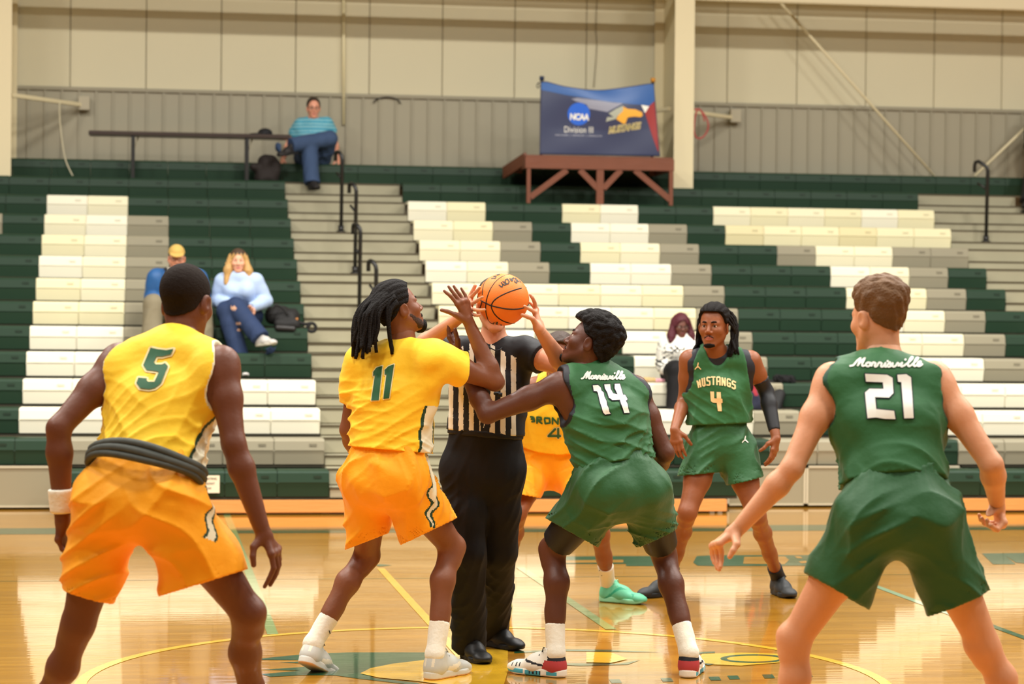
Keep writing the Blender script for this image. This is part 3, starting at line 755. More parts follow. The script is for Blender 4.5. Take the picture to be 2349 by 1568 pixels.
def beard(hd, m, t=.004, prims=(), name='beard'):
    """prims in head space mark where it grows: (a, b, ra, rb) tubes or (centre, radii) blobs"""
    g = copyf(hd.fd); R = copyf(hd.fd); R.v = np.full(g.n, 9., f32); R.pad = .03
    for q in prims:
        if len(q) == 4: R.cone(*q, .008)
        else: R.ell(q[0], q[1], k=.012)
    R.func(lambda Q: fold_noise(Q, .0018, 260, seed=2), .02); g.v = np.maximum(g.v-t, R.v).astype(f32)
    return part_from(hd, name, g, m, sm=1)
MOUST = [((-.027, .080, -.068), (-.006, .095, -.0555), .0045, .006), ((.027, .080, -.068), (.006, .095, -.0555), .0045, .006)]
def locs(hd, name, m, strands, r=.0075):
    """strands: polylines in head space"""
    o = MB(); rr = random.Random(5)
    for st in strands:
        c = catmull([hd.w(q) for q in st], 4); n = len(c)
        o.tube([v+Vector((rr.uniform(-1, 1), rr.uniform(-1, 1), rr.uniform(-1, 1)))*.0016 for v in c], [r*hd.sc*(1+.16*rr.uniform(-1, 1))*(1-.25*(i/n)**3) for i in range(n)], 7)
    return o.make(name, m, hd.p.root, True)
# ---- assembled skin: one continuous mesh
def skin_mesh(p, parts='LRlr', lips=None, extra=None, cls=None):
    j = p.J; keys = list(j); lo, hi = p.bounds(keys, .20)
    fd = Field(lo, hi, p.h); torso(fd, p); glutes(fd, p)
    for s_ in 'LR': arm(fd, p, s_, to=2); leg(fd, p, s_)
    if extra: extra(fd)
    hd = p.head; nb = hd.w((0, -.030, -.12))
    fd.cone(p.J['neck']-p.up*.03, nb, .060*p.sc*(.86 if p.fem else 1), .055*p.sc*(.86 if p.fem else 1), .05)
    fd.cone(nb, hd.w((0, -.01, -.03)), .050*hd.sc, .045*hd.sc, .02)
    for s_ in 'LR':                         # ankles and heels into the shoes
        w = j['an'+s_]
        if s_ in p.feet: R, b_ = p.feet[s_]; fd.cone(w, b_+R@A((0, .075, .055)), .034*p.sc, .028*p.sc, .02); fd.cone(b_+R@A((0, .075, .050)), b_+R@A((0, .21, .034)), .026*p.sc, .022*p.sc, .02)
    out = []
    V, Q = fd.mesh(); V = smooth_np(V, Q, 1, .45); out.append((V, Q, np.zeros(len(Q), np.int32)))
    HV, HQ, LV = head_world(hd); mi = np.zeros(len(HQ), np.int32)
    cf = LV[HQ].mean(1); dn = np.abs(cf[:, 2]+.0715)
    lip = (np.abs(cf[:, 0]) < .021) & (cf[:, 1] > .0775) & (cf[:, 2] < -.061+np.abs(cf[:, 0])*-.15) & (cf[:, 2] > -.0845+np.abs(cf[:, 0])*.3)
    mi[lip] = 1; out.append((HV, HQ, mi))
    for hf in p.hands:
        V, Q = hf.mesh(); V = smooth_np(V, Q, 1, .3); out.append((V, Q, np.zeros(len(Q), np.int32)))
    n = 0; Vs, Qs, Ms = [], [], []
    for V, Q, M_ in out: Vs.append(V); Qs.append(Q+n); Ms.append(M_); n += len(V)
    me = mesh_np('body', np.concatenate(Vs), np.concatenate(Qs))
    o = link('body', me, [p.skin, lips or p.skin], p.root, smooth=True)
    me.polygons.foreach_set('material_index', np.concatenate(Ms)); return o
# ---- clothes
def armhole(fd, p, s_, r=.078, out=.045, down=.105, upw=.05, op='s'):
    c = p.sc; sh = p.J['sh'+s_]; sg = -1 if s_ == 'L' else 1
    a, b = sh+p.lat*sg*out*c+p.up*upw*c, sh+p.lat*sg*(out+.005)*c-p.up*down*c
    if op == 's': fd.cone(a, b, r*c, r*c*.92, .012, op='s')
    return a, b, r*c
def cdist(Pq, a, b, ra, rb):
    a, b = A(a), A(b); ab = b-a; t = np.clip(((Pq-a)@ab)/(ab@ab), 0, 1); return np.linalg.norm(Pq-a-t[:, None]*ab, axis=1)-(ra+(rb-ra)*t)
def jersey(p, mats, hem, hem_n=None, inf=.020, neck_r=.068, neck_fwd=.0, sleeve=None, trims=None, fold=(.015, .070, 1), blouse=.010, fdir=None, name='jersey', h=None, neck_drop=.0, belly=0., hole=(.078, .045, .105, .05)):
    """hem: world point the hem plane runs through"""
    keys = ['neck', 'shL', 'shR', 'hipL', 'hipR']+(['elL', 'elR'] if sleeve else [])+(['wrL', 'wrR'] if sleeve and max(sleeve.values()) > 1 else [])
    lo, hi = p.bounds(keys, .22); fd = Field(lo, hi, h or .0058); u = p.up; c = p.sc
    torso(fd, p, inf, belly=belly)
    hp = A(hem); wc = lerp(p.pel, p.J['neck'], np.dot(hp-p.pel, u)/np.linalg.norm(p.J['neck']-p.pel))
    L = np.linalg.norm(p.J['neck']-p.pel); mid = lerp(p.pel, p.J['neck'], .62)
    if blouse: fd.cone(mid, wc-u*.02, .156*c*p.m+inf, .150*c*p.m+inf+blouse, .05, wide=p.latH+p.lat, fl=.74)
    if sleeve:
        for s_ in sleeve: arm(fd, p, s_, inf*.9, to=.5 if sleeve[s_] <= 1 else 2, flare=.014 if sleeve[s_] <= 1 else 0)
    holes = []
    for s_ in 'LR':
        if sleeve and s_ in sleeve:
            a, b = p.J['sh'+s_], p.J['el'+s_]; d = unit(b-a); fd.plane(lerp(a, b, sleeve[s_]), d, bound=(np.minimum(a, b)-.15, np.maximum(a, b)+.15)) if False else None
            if sleeve[s_] > 1: a, b = b, p.J['wr'+s_]; d = unit(b-a)
            q = lerp(a, b, sleeve[s_]-(sleeve[s_] > 1)); X, Y, Z = grid(fd)
            pl = (X-q[0])*d[0]+(Y-q[1])*d[1]+(Z-q[2])*d[2]
            ab = b-a; tt = np.clip(((X-a[0])*ab[0]+(Y-a[1])*ab[1]+(Z-a[2])*ab[2])/(ab@ab), 0, 1.3)
            far = np.sqrt((X-a[0]-tt*ab[0])**2+(Y-a[1]-tt*ab[1])**2+(Z-a[2]-tt*ab[2])**2)
            fd.v = np.where(far < (.098*c if sleeve[s_] <= 1 else .11), np.maximum(fd.v, pl), fd.v).astype(f32)
        else: holes.append(armhole(fd, p, s_, *hole))
    hd = p.head; n0 = p.J['neck']+u*.012; n1 = hd.w((0, -.02, -.09))
    fd.cone(n0+p.fwd*neck_fwd, n1+u*.05, neck_r*c, neck_r*c*1.1, .008, op='s')
    if neck_drop: fd.cone(n0+p.fwd*.06+u*.02, n0+p.fwd*.16-u*neck_drop, .074*c, .034, .01, op='s')
    fx = fdir if fdir is not None else p.lat*1.0+u*.25
    fd.func(lambda Q: folds(Q, fold[0], fold[1], dirn=fx, seed=fold[2])*np.clip(1.15-((Q-hp)@u)/.36, .12, 1)+fold_noise(Q, fold[0]*.35, 22, seed=fold[2]))
    fd.plane(hp, -u if hem_n is None else hem_n)
    def cls(C):
        r = np.zeros(len(C), np.int32)
        if trims: r = trims(C, holes, (n0+p.fwd*neck_fwd, n1+u*.05, neck_r*c, neck_r*c*1.1))
        return r
    o = solid(name, fd, mats, p.root, cls if trims else None)
    return o
def hem_plane(pa, pb):
    """plane through the two hem corners, level along the line of sight"""
    l = unit(A(pb)-A(pa)); f = A((_fw.x, _fw.y, -.06)); n = unit(np.cross(l, f)); return n if n[2] < 0 else -n
def shorts(p, mats, hemL, hemR, waist, r0=.106, r1=.128, fold=(.017, .085, 2), cls=None, name='shorts', h=None, inf=.020, fdir=None, k=.05):
    """hemL, hemR: pairs of world points (outer, inner) on the hem line"""
    j, c = p.J, p.sc; lo, hi = p.bounds(['hipL', 'hipR', 'knL', 'knR', 'neck'], .22); hi[2] = min(hi[2], p.pel[2]+.38); fd = Field(lo, hi, h or .0064)
    up = lerp(p.pel, j['neck'], .30)
    fd.cone(p.pel+p.up*.01, up, .160*c*p.m+inf, .146*c*p.m+inf, .04, wide=p.latH, fl=.76)
    glutes(fd, p, inf)
    for s_, hm in (('L', hemL), ('R', hemR)):
        a, b = j['hip'+s_], j['kn'+s_]; mid = (A(hm[0])+A(hm[1]))/2; ax = unit(b-a)
        L = np.dot(mid-a, ax); e = a+ax*L; sh = (mid-e); sh -= A(_fw)*np.dot(sh, A(_fw))   # shift the opening to the hem drawn
        wdt = np.linalg.norm(A(hm[0])-A(hm[1]))/2
        e = e+sh*.9; q = e+unit(e-a)*.12
        rr = max(wdt*.98, .09)
        fd.cone(a, e, r0*c, rr, k); fd.cone(e, q, rr, rr*1.04, .01)
        leg(fd, p, s_, .012)
    fx = fdir if fdir is not None else p.latH*.6-p.up*.5
    def ff(Q):
        sx = (Q-p.pel)@p.latH; g = np.sign(sx)[:, None]
        Q2 = Q-g*p.latH*0
        F1 = folds(Q, fold[0], fold[1], dirn=p.latH*.75-p.up*.65, seed=fold[2]); F2 = folds(Q, fold[0], fold[1], dirn=p.latH*.75+p.up*.65, seed=fold[2]+100)
        w_ = np.clip(.5+sx/.12, 0, 1); return (F1*w_+F2*(1-w_))*np.clip(.45+np.abs(sx)/.2, .3, 1.1)+fold_noise(Q, fold[0]*.3, 20, seed=fold[2])
    fd.func(ff)
    wq = A(waist)
    def gath(Q):
        z = (wq-Q)@p.up; a = np.arctan2((Q-p.pel)@p.fwdH, (Q-p.pel)@p.latH)
        return .0028*np.sin(a*46+2*np.sin(a*9))*np.exp(-np.clip(z, 0, 1)/.045)
    fd.func(gath)
    X, Y, Z = grid(fd); side = (X-p.pel[0])*p.latH[0]+(Y-p.pel[1])*p.latH[1]+(Z-p.pel[2])*p.latH[2]
    for s_, hm in (('L', hemL), ('R', hemR)):
        n = hem_plane(*hm); q = A(hm[0]); pl = (X-q[0])*n[0]+(Y-q[1])*n[1]+(Z-q[2])*n[2]
        m = side < 0 if s_ == 'L' else side >= 0
        inner = fd.v+.010; pl2 = pl+.05
        fd.v = np.where(m, np.maximum(np.maximum(fd.v, pl), -np.maximum(inner, -pl2)), fd.v).astype(f32)
    fd.plane(A(waist)+p.up*.035, p.up)
    return solid(name, fd, mats, p.root, cls)
def band(p, name, m, a, b, ra, rb, h=.0065, wide=None, fl=1.0, k=0):
    """a close-fitting tube such as a sock, sleeve or wristband"""
    a, b = A(a), A(b); fd = Field(np.minimum(a, b)-max(ra, rb)-.02, np.maximum(a, b)+max(ra, rb)+.02, h)
    ax = unit(b-a); fd.cone(a-ax*.03, b+ax*.03, ra, rb, 0, wide=wide, fl=fl); fd.plane(a, -ax); fd.plane(b, ax)
    return solid(name, fd, m, p.root)
def sock(p, s_, m, top=.42, name='sock', inf=.006):
    j = p.J; b, w = j['kn'+s_], j['an'+s_]; c = p.sc; R, b_ = p.feet[s_]; f1 = b_+R@A((0, .072, .055)); f2 = b_+R@A((0, .15, .045))
    q = lerp(w, b, top); fd = Field(np.minimum(np.minimum(q, w), f1)-.14, np.maximum(np.maximum(q, w), f2)+.10, .006)
    fd.cone(lerp(w, b, top+.1), w, .042*c+inf, .036*c+inf, .01); fd.cone(w, f1, .036*c+inf, .032*c, .02); fd.cone(f1, f2, .030*c, .024*c, .02)
    L = lambda Q: (Q-w)@unit(b-w)
    fd.func(lambda Q: .0018*np.sin(L(Q)*230)*np.clip((L(Q)-.04)*14, 0, 1)*np.clip((top*.44-L(Q)-.05)*20, 0, 1)+fold_noise(Q, .0012, 60, seed=5))
    fd.plane(q, unit(b-w)); o = solid(name, fd, m, p.root); p.socks = getattr(p, 'socks', {}); p.socks[s_] = o; return o
# ---- shoes: x sideways, y heel to toe, z up
SHOEF = {}
def shoe_fields(h):
    if h in SHOEF: return SHOEF[h]
    lo, hi = (-.07, -.03, -.01), (.07, .34, .16)
    u = Field(lo, hi, h); W = (1, 0, 0)
    u.cone((0, .050, .045), (0, .064, .120), .041, .041, 0); u.cone((0, .060, .05), (.0, .15, .048), .041, .042, .03)
    u.cone((0, .15, .045), (.002, .245, .030), .044, .040, .04, wide=W, fl=.75); u.ell((.002, .265, .028), (.043, .042, .024), k=.03)
    u.cone((0, .09, .095), (0, .165, .068), .026, .022, .03)
    u.cone((0, .070, .10), (0, .062, .20), .034, .036, .006, op='s'); u.plane((0, .07, .128), unit((0, -.22, 1))); u.plane((0, 0, .016), (0, 0, -1))
    s_ = Field(lo, hi, h)
    for a, b, ra, rb in (((0, .046), (0, .13), .041, .041), ((0, .13), (.002, .215), .041, .049), ((.002, .215), (.002, .262), .049, .043)):
        s_.cone((a[0], a[1], .016), (b[0], b[1], .016), ra, rb, .02)
    X, Y, Z = grid(s_); zl = .002+.055*np.clip((Y-.24)/.07, 0, 1)**2*.4; zh = .036-.008*np.clip((Y-.1)/.1, 0, 1)+zl*.6
    dd = np.maximum(np.maximum(Z-zh, zl-Z), -9)
    v2 = Field(lo, hi, h)
    xy = Field.__new__(Field); 
    # flatten: treat the rounded tubes as a 2D outline
    k2 = s_.v[:, :, int(round((.016-s_.lo[2])/h))][:, :, None]
    s_.v = (np.maximum(k2, dd)).astype(f32)
    SHOEF[h] = (u, s_); return SHOEF[h]
def shoe(p, s_, mu, ms, cls_u=None, cls_s=None, h=.0055, laces=None, sc=1.0):
    """upper, sole and laces placed from heel to toe"""
    u, so = shoe_fields(h); R, base = p.feet[s_]
    e = empty('shoe', tuple(base)); e.parent = p.root; e.matrix_parent_inverse = p.root.matrix_world.inverted()
    for nm, fd, m, cl in (('upper', u, mu, cls_u), ('sole', so, ms, cls_s)):
        V, Q = fd.mesh(); V = smooth_np(V, Q, 1, .4); me = mesh_np(nm, V@R.T+base, Q); o = link(nm, me, m, e, smooth=True)
        if cl: me.polygons.foreach_set('material_index', cl(V[Q].mean(1)).astype(np.int32))
    if laces is not None:
        mb = MB()
        for i in range(5):
            y = .10+i*.022; z = .114-i*.0135
            mb.tube([R@A((x, y+.004*(i % 2), z-abs(x)*abs(x)*14+.004))+base for x in (-.030, -.015, 0, .015, .030)], .0032*sc, 6)
        mb.tube([R@A(q)+base for q in ((0, .10, .12), (.02, .11, .128), (.036, .105, .112), (.02, .112, .112), (0, .10, .12), (-.02, .11, .128), (-.034, .108, .110))], .003*sc, 6)
        mb.make('laces', laces, e, True)
    return e
# ---- flat print laid on a garment along the line of sight from the stand
def printed(polys, target, name, m, off=.003, grid_px=14, holes=None):
    """polys: closed outlines in frame pixels; every vertex is dropped onto the target's surface"""
    dg = target.data; vs = [v.co.copy() for v in dg.vertices]; mw = target.matrix_world
    tree = target.get('_t'); key = target.name
    if key not in TREES: TREES[key] = BVHTree.FromPolygons([mw @ v for v in vs], [tuple(q.vertices) for q in dg.polygons])
    T = TREES[key]; b = bmesh.new()
    for poly in polys:
        try:
            f = b.faces.new([b.verts.new((x, y, 0)) for x, y in poly])
        except ValueError: continue
    b.normal_update(); bmesh.ops.triangulate(b, faces=b.faces[:], ngon_method='EAR_CLIP')
    if len(b.verts):
        xs = [v.co.x for v in b.verts]; ys = [v.co.y for v in b.verts]
        for lo, hi, n in ((min(xs), max(xs), (1, 0, 0)), (min(ys), max(ys), (0, 1, 0))):
            g = math.ceil(lo/grid_px)*grid_px
            while g < hi:
                bmesh.ops.bisect_plane(b, geom=b.verts[:]+b.edges[:]+b.faces[:], plane_co=(g, g, 0), plane_no=n, dist=1e-4); g += grid_px
    dead = []
    for v in b.verts:
        r = ray(v.co.x, v.co.y).normalized(); hit, nrm, i, d = T.ray_cast(EYE, r)
        if hit is None: dead.append(v); continue
        if nrm.dot(r) > 0: nrm = -nrm
        v.co = hit+nrm*off*.5-r*off*.7
    bmesh.ops.delete(b, geom=dead, context='VERTS')
    me = bpy.data.meshes.new(name); bmesh.ops.recalc_face_normals(b, faces=b.faces[:]); b.to_mesh(me); b.free()
    return link(name, me, m, target, smooth=True)
TREES = {}
def stroke(pts, wd, cap=True):
    """outline pieces (quads and discs) of a thick polyline in pixels"""
    out = []
    for a, b in zip(pts[:-1], pts[1:]):
        dx, dy = b[0]-a[0], b[1]-a[1]; L = math.hypot(dx, dy)
        if L < 1e-6: continue
        nx, ny = -dy/L*wd/2, dx/L*wd/2; out.append([(a[0]+nx, a[1]+ny), (b[0]+nx, b[1]+ny), (b[0]-nx, b[1]-ny), (a[0]-nx, a[1]-ny)])
    if cap:
        for p_ in pts: out.append([(p_[0]+wd/2*math.cos(t*math.pi/4), p_[1]+wd/2*math.sin(t*math.pi/4)) for t in range(8)])
    return out
def outline(poly, wd): return stroke(list(poly)+[poly[0]], wd)
def quadmap(pts, q):
    """unit square (u right, v down) to an image quad (tl, tr, br, bl)"""
    tl, tr, br, bl = q
    return [((1-v)*((1-u)*tl[0]+u*tr[0])+v*((1-u)*bl[0]+u*br[0]), (1-v)*((1-u)*tl[1]+u*tr[1])+v*((1-u)*bl[1]+u*br[1])) for u, v in pts]
# ------------------------------------------------------------------ people: the figures
def skin(name, rgb, lip, rough=.45, var=(9, .10)):
    return mat('skin '+name, rgb, rough, .35, var=var, bump=(90, .08), sss=.12), mat('lips '+name, lip, .4, .4, sss=.1)
M_yel = mat('yellow jersey cloth', (255, 206, 44), .62, .25, bump=(28, .25), sheen=.1); M_org = mat('bounce tinted yellow shorts cloth', (255, 168, 18), .6, .25, bump=(24, .3), sheen=.1)  # shorts more orange than the jersey: warm floor bounce put into their colour
M_grn = mat('green jersey cloth', (44, 98, 52), .6, .3, bump=(28, .25), sheen=.1); M_grs = mat('green shorts cloth', (38, 88, 45), .55, .35, bump=(24, .3), sheen=.1)
M_dgrn = mat('dark green trim', (28, 62, 40), .6); M_crm = mat('cream trim', (236, 226, 192), .6); M_trk = mat('black trim', (28, 28, 34), .6)
M_hair = mat('black hair', (22, 17, 14), .7, .14, bump=(160, .6)); M_buzz = mat('cropped black hair', (34, 25, 19), .8, .12, bump=(220, .5), var=(30, .2))
M_brn = mat('light brown hair', (112, 80, 50), .6, .3, bump=(120, .6), var=(40, .25)); M_sock = mat('white ribbed sock', (240, 234, 214), .8, .2, bump=(60, .25))
M_blk = mat('black trousers', (26, 24, 24), .75, .2, bump=(20, .2)); M_shk = mat('black shoe leather', (30, 29, 28), .5)
M_lace = mat('dark laces', (26, 25, 24), .8)

# ---- player 5, seen from behind at the left
S5, L5 = skin('deep brown', (108, 62, 40), (92, 50, 40))
p = P('person crouching in a yellow 5 jersey with a dark band rolled at the waist', 8.1, dict(
    neck=(405, 782, .26), shL=(272, 830, .22), shR=(508, 836, .08), elL=(134, 982, .08), wrL=(143, 1180, .10), elR=(536, 1018, .0), wrR=(600, 1212, .0),
    hipL=(248, 1168, .03), hipR=(394, 1162, -.04), knL=(180, 1432, .12), knR=(566, 1402, .06), ), sc=1.04, m=.96, skin=S5, feet={'L': (Vector((atZ(78, 1762).x, atZ(78, 1762).y, 0)), (-.25, .95), 0, 1.05), 'R': (atZ(578, 1770), (.35, .9), 0, 1.05)})
Head(p, at(428, 692, 8.42), (.50, .86, -.12), (.02, .10, 1), 1.09)
hand(p, 'L', fingers(p.J['wrL'], (-.02, .25, -1), (.4, .9, .2), (.9, -.3, 0), (.35, .5, .4), s=1.05), s=1.05)
q = lambda *v: p.px(*v)
hand(p, 'R', [[q(622, 1270, -.02), q(628, 1302, -.02), q(618, 1325, -.02), q(607, 1345, -.02)], [q(630, 1267, .01), q(637, 1300, .02), q(630, 1322, .02), q(620, 1341, .02)], [q(636, 1263, .035), q(640, 1294, .05), q(634, 1315, .05), q(624, 1331, .05)],
              [q(638, 1257, .06), q(641, 1282, .075), q(637, 1299, .08), q(629, 1312, .08)], [q(588, 1228, -.02), q(582, 1254, -.03), q(580, 1276, -.04), q(582, 1295, -.04)]], s=1.05)
skin_mesh(p, lips=L5); eyes(p.head); brows(p.head, M_hair)
hair_shell(p.head, 'hair', M_buzz, .005, 0, noise=lambda Q: fold_noise(Q, .0006, 300, seed=3))
def tr5(C, holes, nk):
    r = np.zeros(len(C), np.int32); x = (C-p.pel)@p.lat; f = (C-p.pel)@p.fwd; z = (C-p.pel)@p.up
    side = (x > .10) & (np.abs(f-.02-.12*(z-.05)) < .055+.02*np.sin(z*9)) & (z < .42); edge = (x > .10) & (np.abs(f-.02-.12*(z-.05)) < .072+.02*np.sin(z*9)) & (z < .42)
    r[edge] = 1; r[side] = 2
    for a, b, rad in holes: r[cdist(C, a, b, rad, rad*.92) < .010] = 2
    return r
jz5 = jersey(p, [M_yel, M_dgrn, M_crm], p.px(328, 1052, 0), neck_fwd=.012, trims=tr5, fold=(0.013, 0.073, 1), hem_n=unit(-p.up+p.lat*-.10), inf=.022, h=.0052)
hl5 = (p.px(140, 1356), p.px(248, 1388)); hr5 = (p.px(552, 1310), p.px(364, 1368))
def cs5(C):
    r = np.zeros(len(C), np.int32); x = (C-p.pel)@p.latH; f = (C-p.pel)@p.fwdH; z = (C-p.pel)@p.up
    w_ = .010*np.sin(z*62); m = (x > .12) & (np.abs(f-.02-w_) < .024) & (z > -.10); r[m] = 1; r[m & (np.abs(f-.02-w_) < .014)] = 2; return r
sh5 = shorts(p, [M_org, M_dgrn, M_crm], hl5, hr5, p.px(328, 1050), fold=(0.021, 0.117, 2), cls=cs5, h=.0056)
def rolled(p, m, c, n, rx, ry, name='waistband'):
    n = unit(n); a = unit(p.latH-n*np.dot(p.latH, n)); b = np.cross(n, a); mb = MB()
    for k, (dz, rr) in enumerate(((.015, .015), (-.008, .017), (-.028, .013))):
        mb.tube([A(c)+n*(dz+.005*math.sin(3*t+k))+a*rx*math.cos(t)+b*ry*math.sin(t) for t in np.linspace(0, 2*math.pi, 40, endpoint=False)], rr, 8, closed=True)
    return mb.make(name, m, p.root, True)
rolled(p, mat('dark grey waistband', (70, 72, 64), .7, var=(30, .3)), p.px(336, 1068, .0), unit(p.up*1.0+p.latH*.10), .210, .160)
band(p, 'wristband', M_sock, lerp(p.J['wrL'], p.J['elL'], .02), lerp(p.J['wrL'], p.J['elL'], .30), .040, .049)
for s_ in 'LR': sock(p, s_, M_sock); shoe(p, s_, mat('white shoe', (226, 222, 208), .5), mat('white sole', (236, 230, 214), .5))
p5 = p

# ---- player 21, seen from behind at the right
S21, L21 = skin('fair', (220, 156, 116), (206, 128, 110))
p = P('person crouching in a green 21 jersey with short light brown hair', 8.2, dict(
    neck=(2018, 834, .22), shL=(1908, 872, .16), shR=(2144, 870, .16), elL=(1817, 1074, .06), wrL=(1697, 1208, .10), elR=(2275, 1066, .06), wrR=(2287, 1152, .20),
    hipL=(1990, 1200, .0), hipR=(2128, 1200, .0), knL=(1826, 1462, .10), knR=(2256, 1476, .10), ), sc=1.03, m=.93, skin=S21, feet={'L': (atZ(1797, 1800), (-.3, .95), 0, 1.05), 'R': (atZ(2335, 1800), (.35, .9), 0, 1.05)})
q = lambda *v: p.px(*v)
Head(p, at(2014, 728, 8.46), (-.42, .90, -.05), (.0, .06, 1), 1.08)
hand(p, 'L', [[q(1650, 1246, .08), q(1655, 1266, .10), q(1655, 1284, .10), q(1653, 1300, .09)], [q(1643, 1248, .11), q(1645, 1270, .13), q(1647, 1290, .12), q(1650, 1306, .11)], [q(1637, 1250, .14), q(1638, 1270, .16), q(1641, 1288, .15), q(1645, 1303, .14)],
              [q(1634, 1252, .17), q(1633, 1266, .19), q(1635, 1280, .19), q(1638, 1291, .18)], [q(1698, 1228, .08), q(1690, 1248, .04), q(1682, 1262, .03), q(1674, 1276, .03)]], s=1.05)
hand(p, 'R', [[q(2303, 1198, .18), q(2288, 1214, .16), q(2274, 1206, .14), q(2270, 1194, .13)], [q(2300, 1203, .21), q(2283, 1213, .19), q(2268, 1204, .17), q(2264, 1192, .16)], [q(2296, 1203, .24), q(2274, 1206, .22), q(2258, 1200, .20), q(2252, 1188, .19)],
              [q(2290, 1200, .26), q(2264, 1198, .25), q(2250, 1192, .23), q(2246, 1180, .22)], [q(2278, 1168, .18), q(2263, 1178, .15), q(2257, 1189, .13), q(2264, 1199, .12)]], s=1.05)
skin_mesh(p, lips=L21); eyes(p.head, (90, 110, 120)); brows(p.head, M_brn)
hair_shell(p.head, 'hair', M_brn, .005, .020, hl=[(-.13, -.055), (-.085, -.052), (-.045, -.020), (-.020, .012), (.010, .016), (.028, .02), (.040, .05), (.060, .074), (.075, .080), (.10, .085)], noise=lambda Q: fold_noise(Q, .0035, 90, dirn=(0, 1, .3), seed=8))
def trG(C, holes, nk, q=None):
    r = np.zeros(len(C), np.int32)
    for a, b, rad in holes: r[cdist(C, a, b, rad, rad*.92) < TRW] = 1
    return r
TRW = .008
M_grd = mat('green rib trim', (26, 72, 46), .6)
jz21 = jersey(p, [M_grn, M_grd], p.px(2053, 1096, 0), neck_fwd=.012, trims=trG, fold=(0.019, 0.073, 11), inf=.022)
sh21 = shorts(p, [M_grs], (p.px(1860, 1322), p.px(2000, 1402)), (p.px(2272, 1354), p.px(2134, 1414)), p.px(2053, 1088), fold=(0.019, 0.103, 12))
for s_ in 'LR': sock(p, s_, M_sock); shoe(p, s_, mat('white shoe', (226, 222, 208), .5), mat('white sole', (236, 230, 214), .5))
p21 = p

# ---- player 11, jumping centre in yellow
S11, L11 = skin('brown', (130, 80, 54), (118, 66, 56))
p = P('person in a yellow 11 jersey and locs reaching up towards the ball', 10.7, dict(
    neck=(916, 800, .04), shL=(832, 832, .09), shR=(1000, 824, -.09), elL=(800, 985, .16), wrL=(832, 1075, .34), elR=(1136, 876, .03), wrR=(1081, 752, .02),
    hipL=(848, 1108, .07), hipR=(928, 1108, -.05), knL=(842, 1272, .28), knR=(1036, 1252, .12), ), sc=1.02, m=.97, skin=S11, feet={'L': (at(691, 1519, 10.74), (.60, .80), .40, 1.02), 'R': (atZ(979, 1561), (.66, .75), 0, 1.08)})
Head(p, at(914, 708, 10.73), (.84, .28, .34), (-.34, .02, .94), 1.04)
q = lambda *v: p.px(*v)
hand(p, 'R', [[q(1049, 697, -.02), q(1034, 679, -.03), q(1025, 672, -.03), q(1019, 667, -.03)], [q(1057, 692, -.01), q(1043, 675, -.015), q(1035, 665, -.015), q(1029, 657, -.015)], [q(1065, 690, .01), q(1054, 674, .01), q(1046, 664, .01), q(1041, 656, .01)],
              [q(1073, 693, .025), q(1067, 676, .03), q(1062, 668, .03), q(1058, 661, .03)], [q(1064, 738, .0), q(1043, 721, -.03), q(1026, 714, -.04), q(1013, 711, -.04)]], s=.95)
hand(p, 'L', fingers(p.J['wrL'], (.4, .5, -.5), (.3, .6, .4), (.5, -.3, -.3), s=1.0))
skin_mesh(p, lips=L11); eyes(p.head); brows(p.head, M_hair, .0045)
beard(p.head, mat('dark stubble', (62, 40, 28), .8, bump=(200, .5)), .0012, [((-.056, .01, -.045), (-.030, .055, -.095), .016, .022), ((.056, .01, -.045), (.030, .055, -.095), .016, .022)], 'stubble')
beard(p.head, M_hair, .010, [((0, .074, -.112), (.034, .036, .030))]); beard(p.head, M_hair, .0035, MOUST, 'moustache')
hair_shell(p.head, 'hair', M_hair, .010, .004, hl=[(-.13, -.05), (-.085, -.05), (-.045, -.02), (-.020, .01), (.020, .012), (.034, .03), (.045, .06), (.060, .086), (.075, .092), (.10, .095)], noise=lambda Q: .004*np.abs(np.sin(np.arctan2(Q[:, 0], Q[:, 2]-.02)*11+Q[:, 1]*6)))
rr = random.Random(11); st = []
for i in range(74):                            # swept back, hanging behind the ear to the shoulders
    a = rr.uniform(-1.35, 1.35); y0 = rr.uniform(-.10, -.02); x0 = .086*math.sin(a); z0 = .035+.086*math.cos(a)*math.sqrt(max(.1, 1-((y0+.014)/.11)**2))
    L = rr.uniform(.75, 1.12); g = A(p.head.local(p.head.c+A((0, 0, -1))*p.head.sc)); g = unit(g)   # gravity in head space
    p0 = A((x0, y0, z0)); p1 = A((x0*1.12, min(y0-.07, -.115)-rr.uniform(0, .02), z0*.7-.01)); p2 = p1+g*.09*L+A((rr.uniform(-.02, .02), -.015, 0)); p3 = p2+g*.085*L+A((rr.uniform(-.02, .02), rr.uniform(-.025, .012), 0))
    st.append([p0, p1, p2, p3])
for i in range(14):
    s_ = rr.choice((-1, 1)); z0 = rr.uniform(.0, .06); p0 = A((s_*.085, -.03, z0)); g = unit(A(p.head.local(p.head.c+A((0, 0, -1))*p.head.sc)))
    st.append([p0, A((s_*.092, -.085, z0-.03)), A((s_*.085, -.11, -.06))+g*.02, A((s_*.07, -.10, -.09))+g*rr.uniform(.05, .1)])
st.append([(0, -.10, .06), (0, -.15, .05), (.01, -.185, .03), (.01, -.205, .01)])
locs(p.head, 'locs', M_hair, st, .0088)
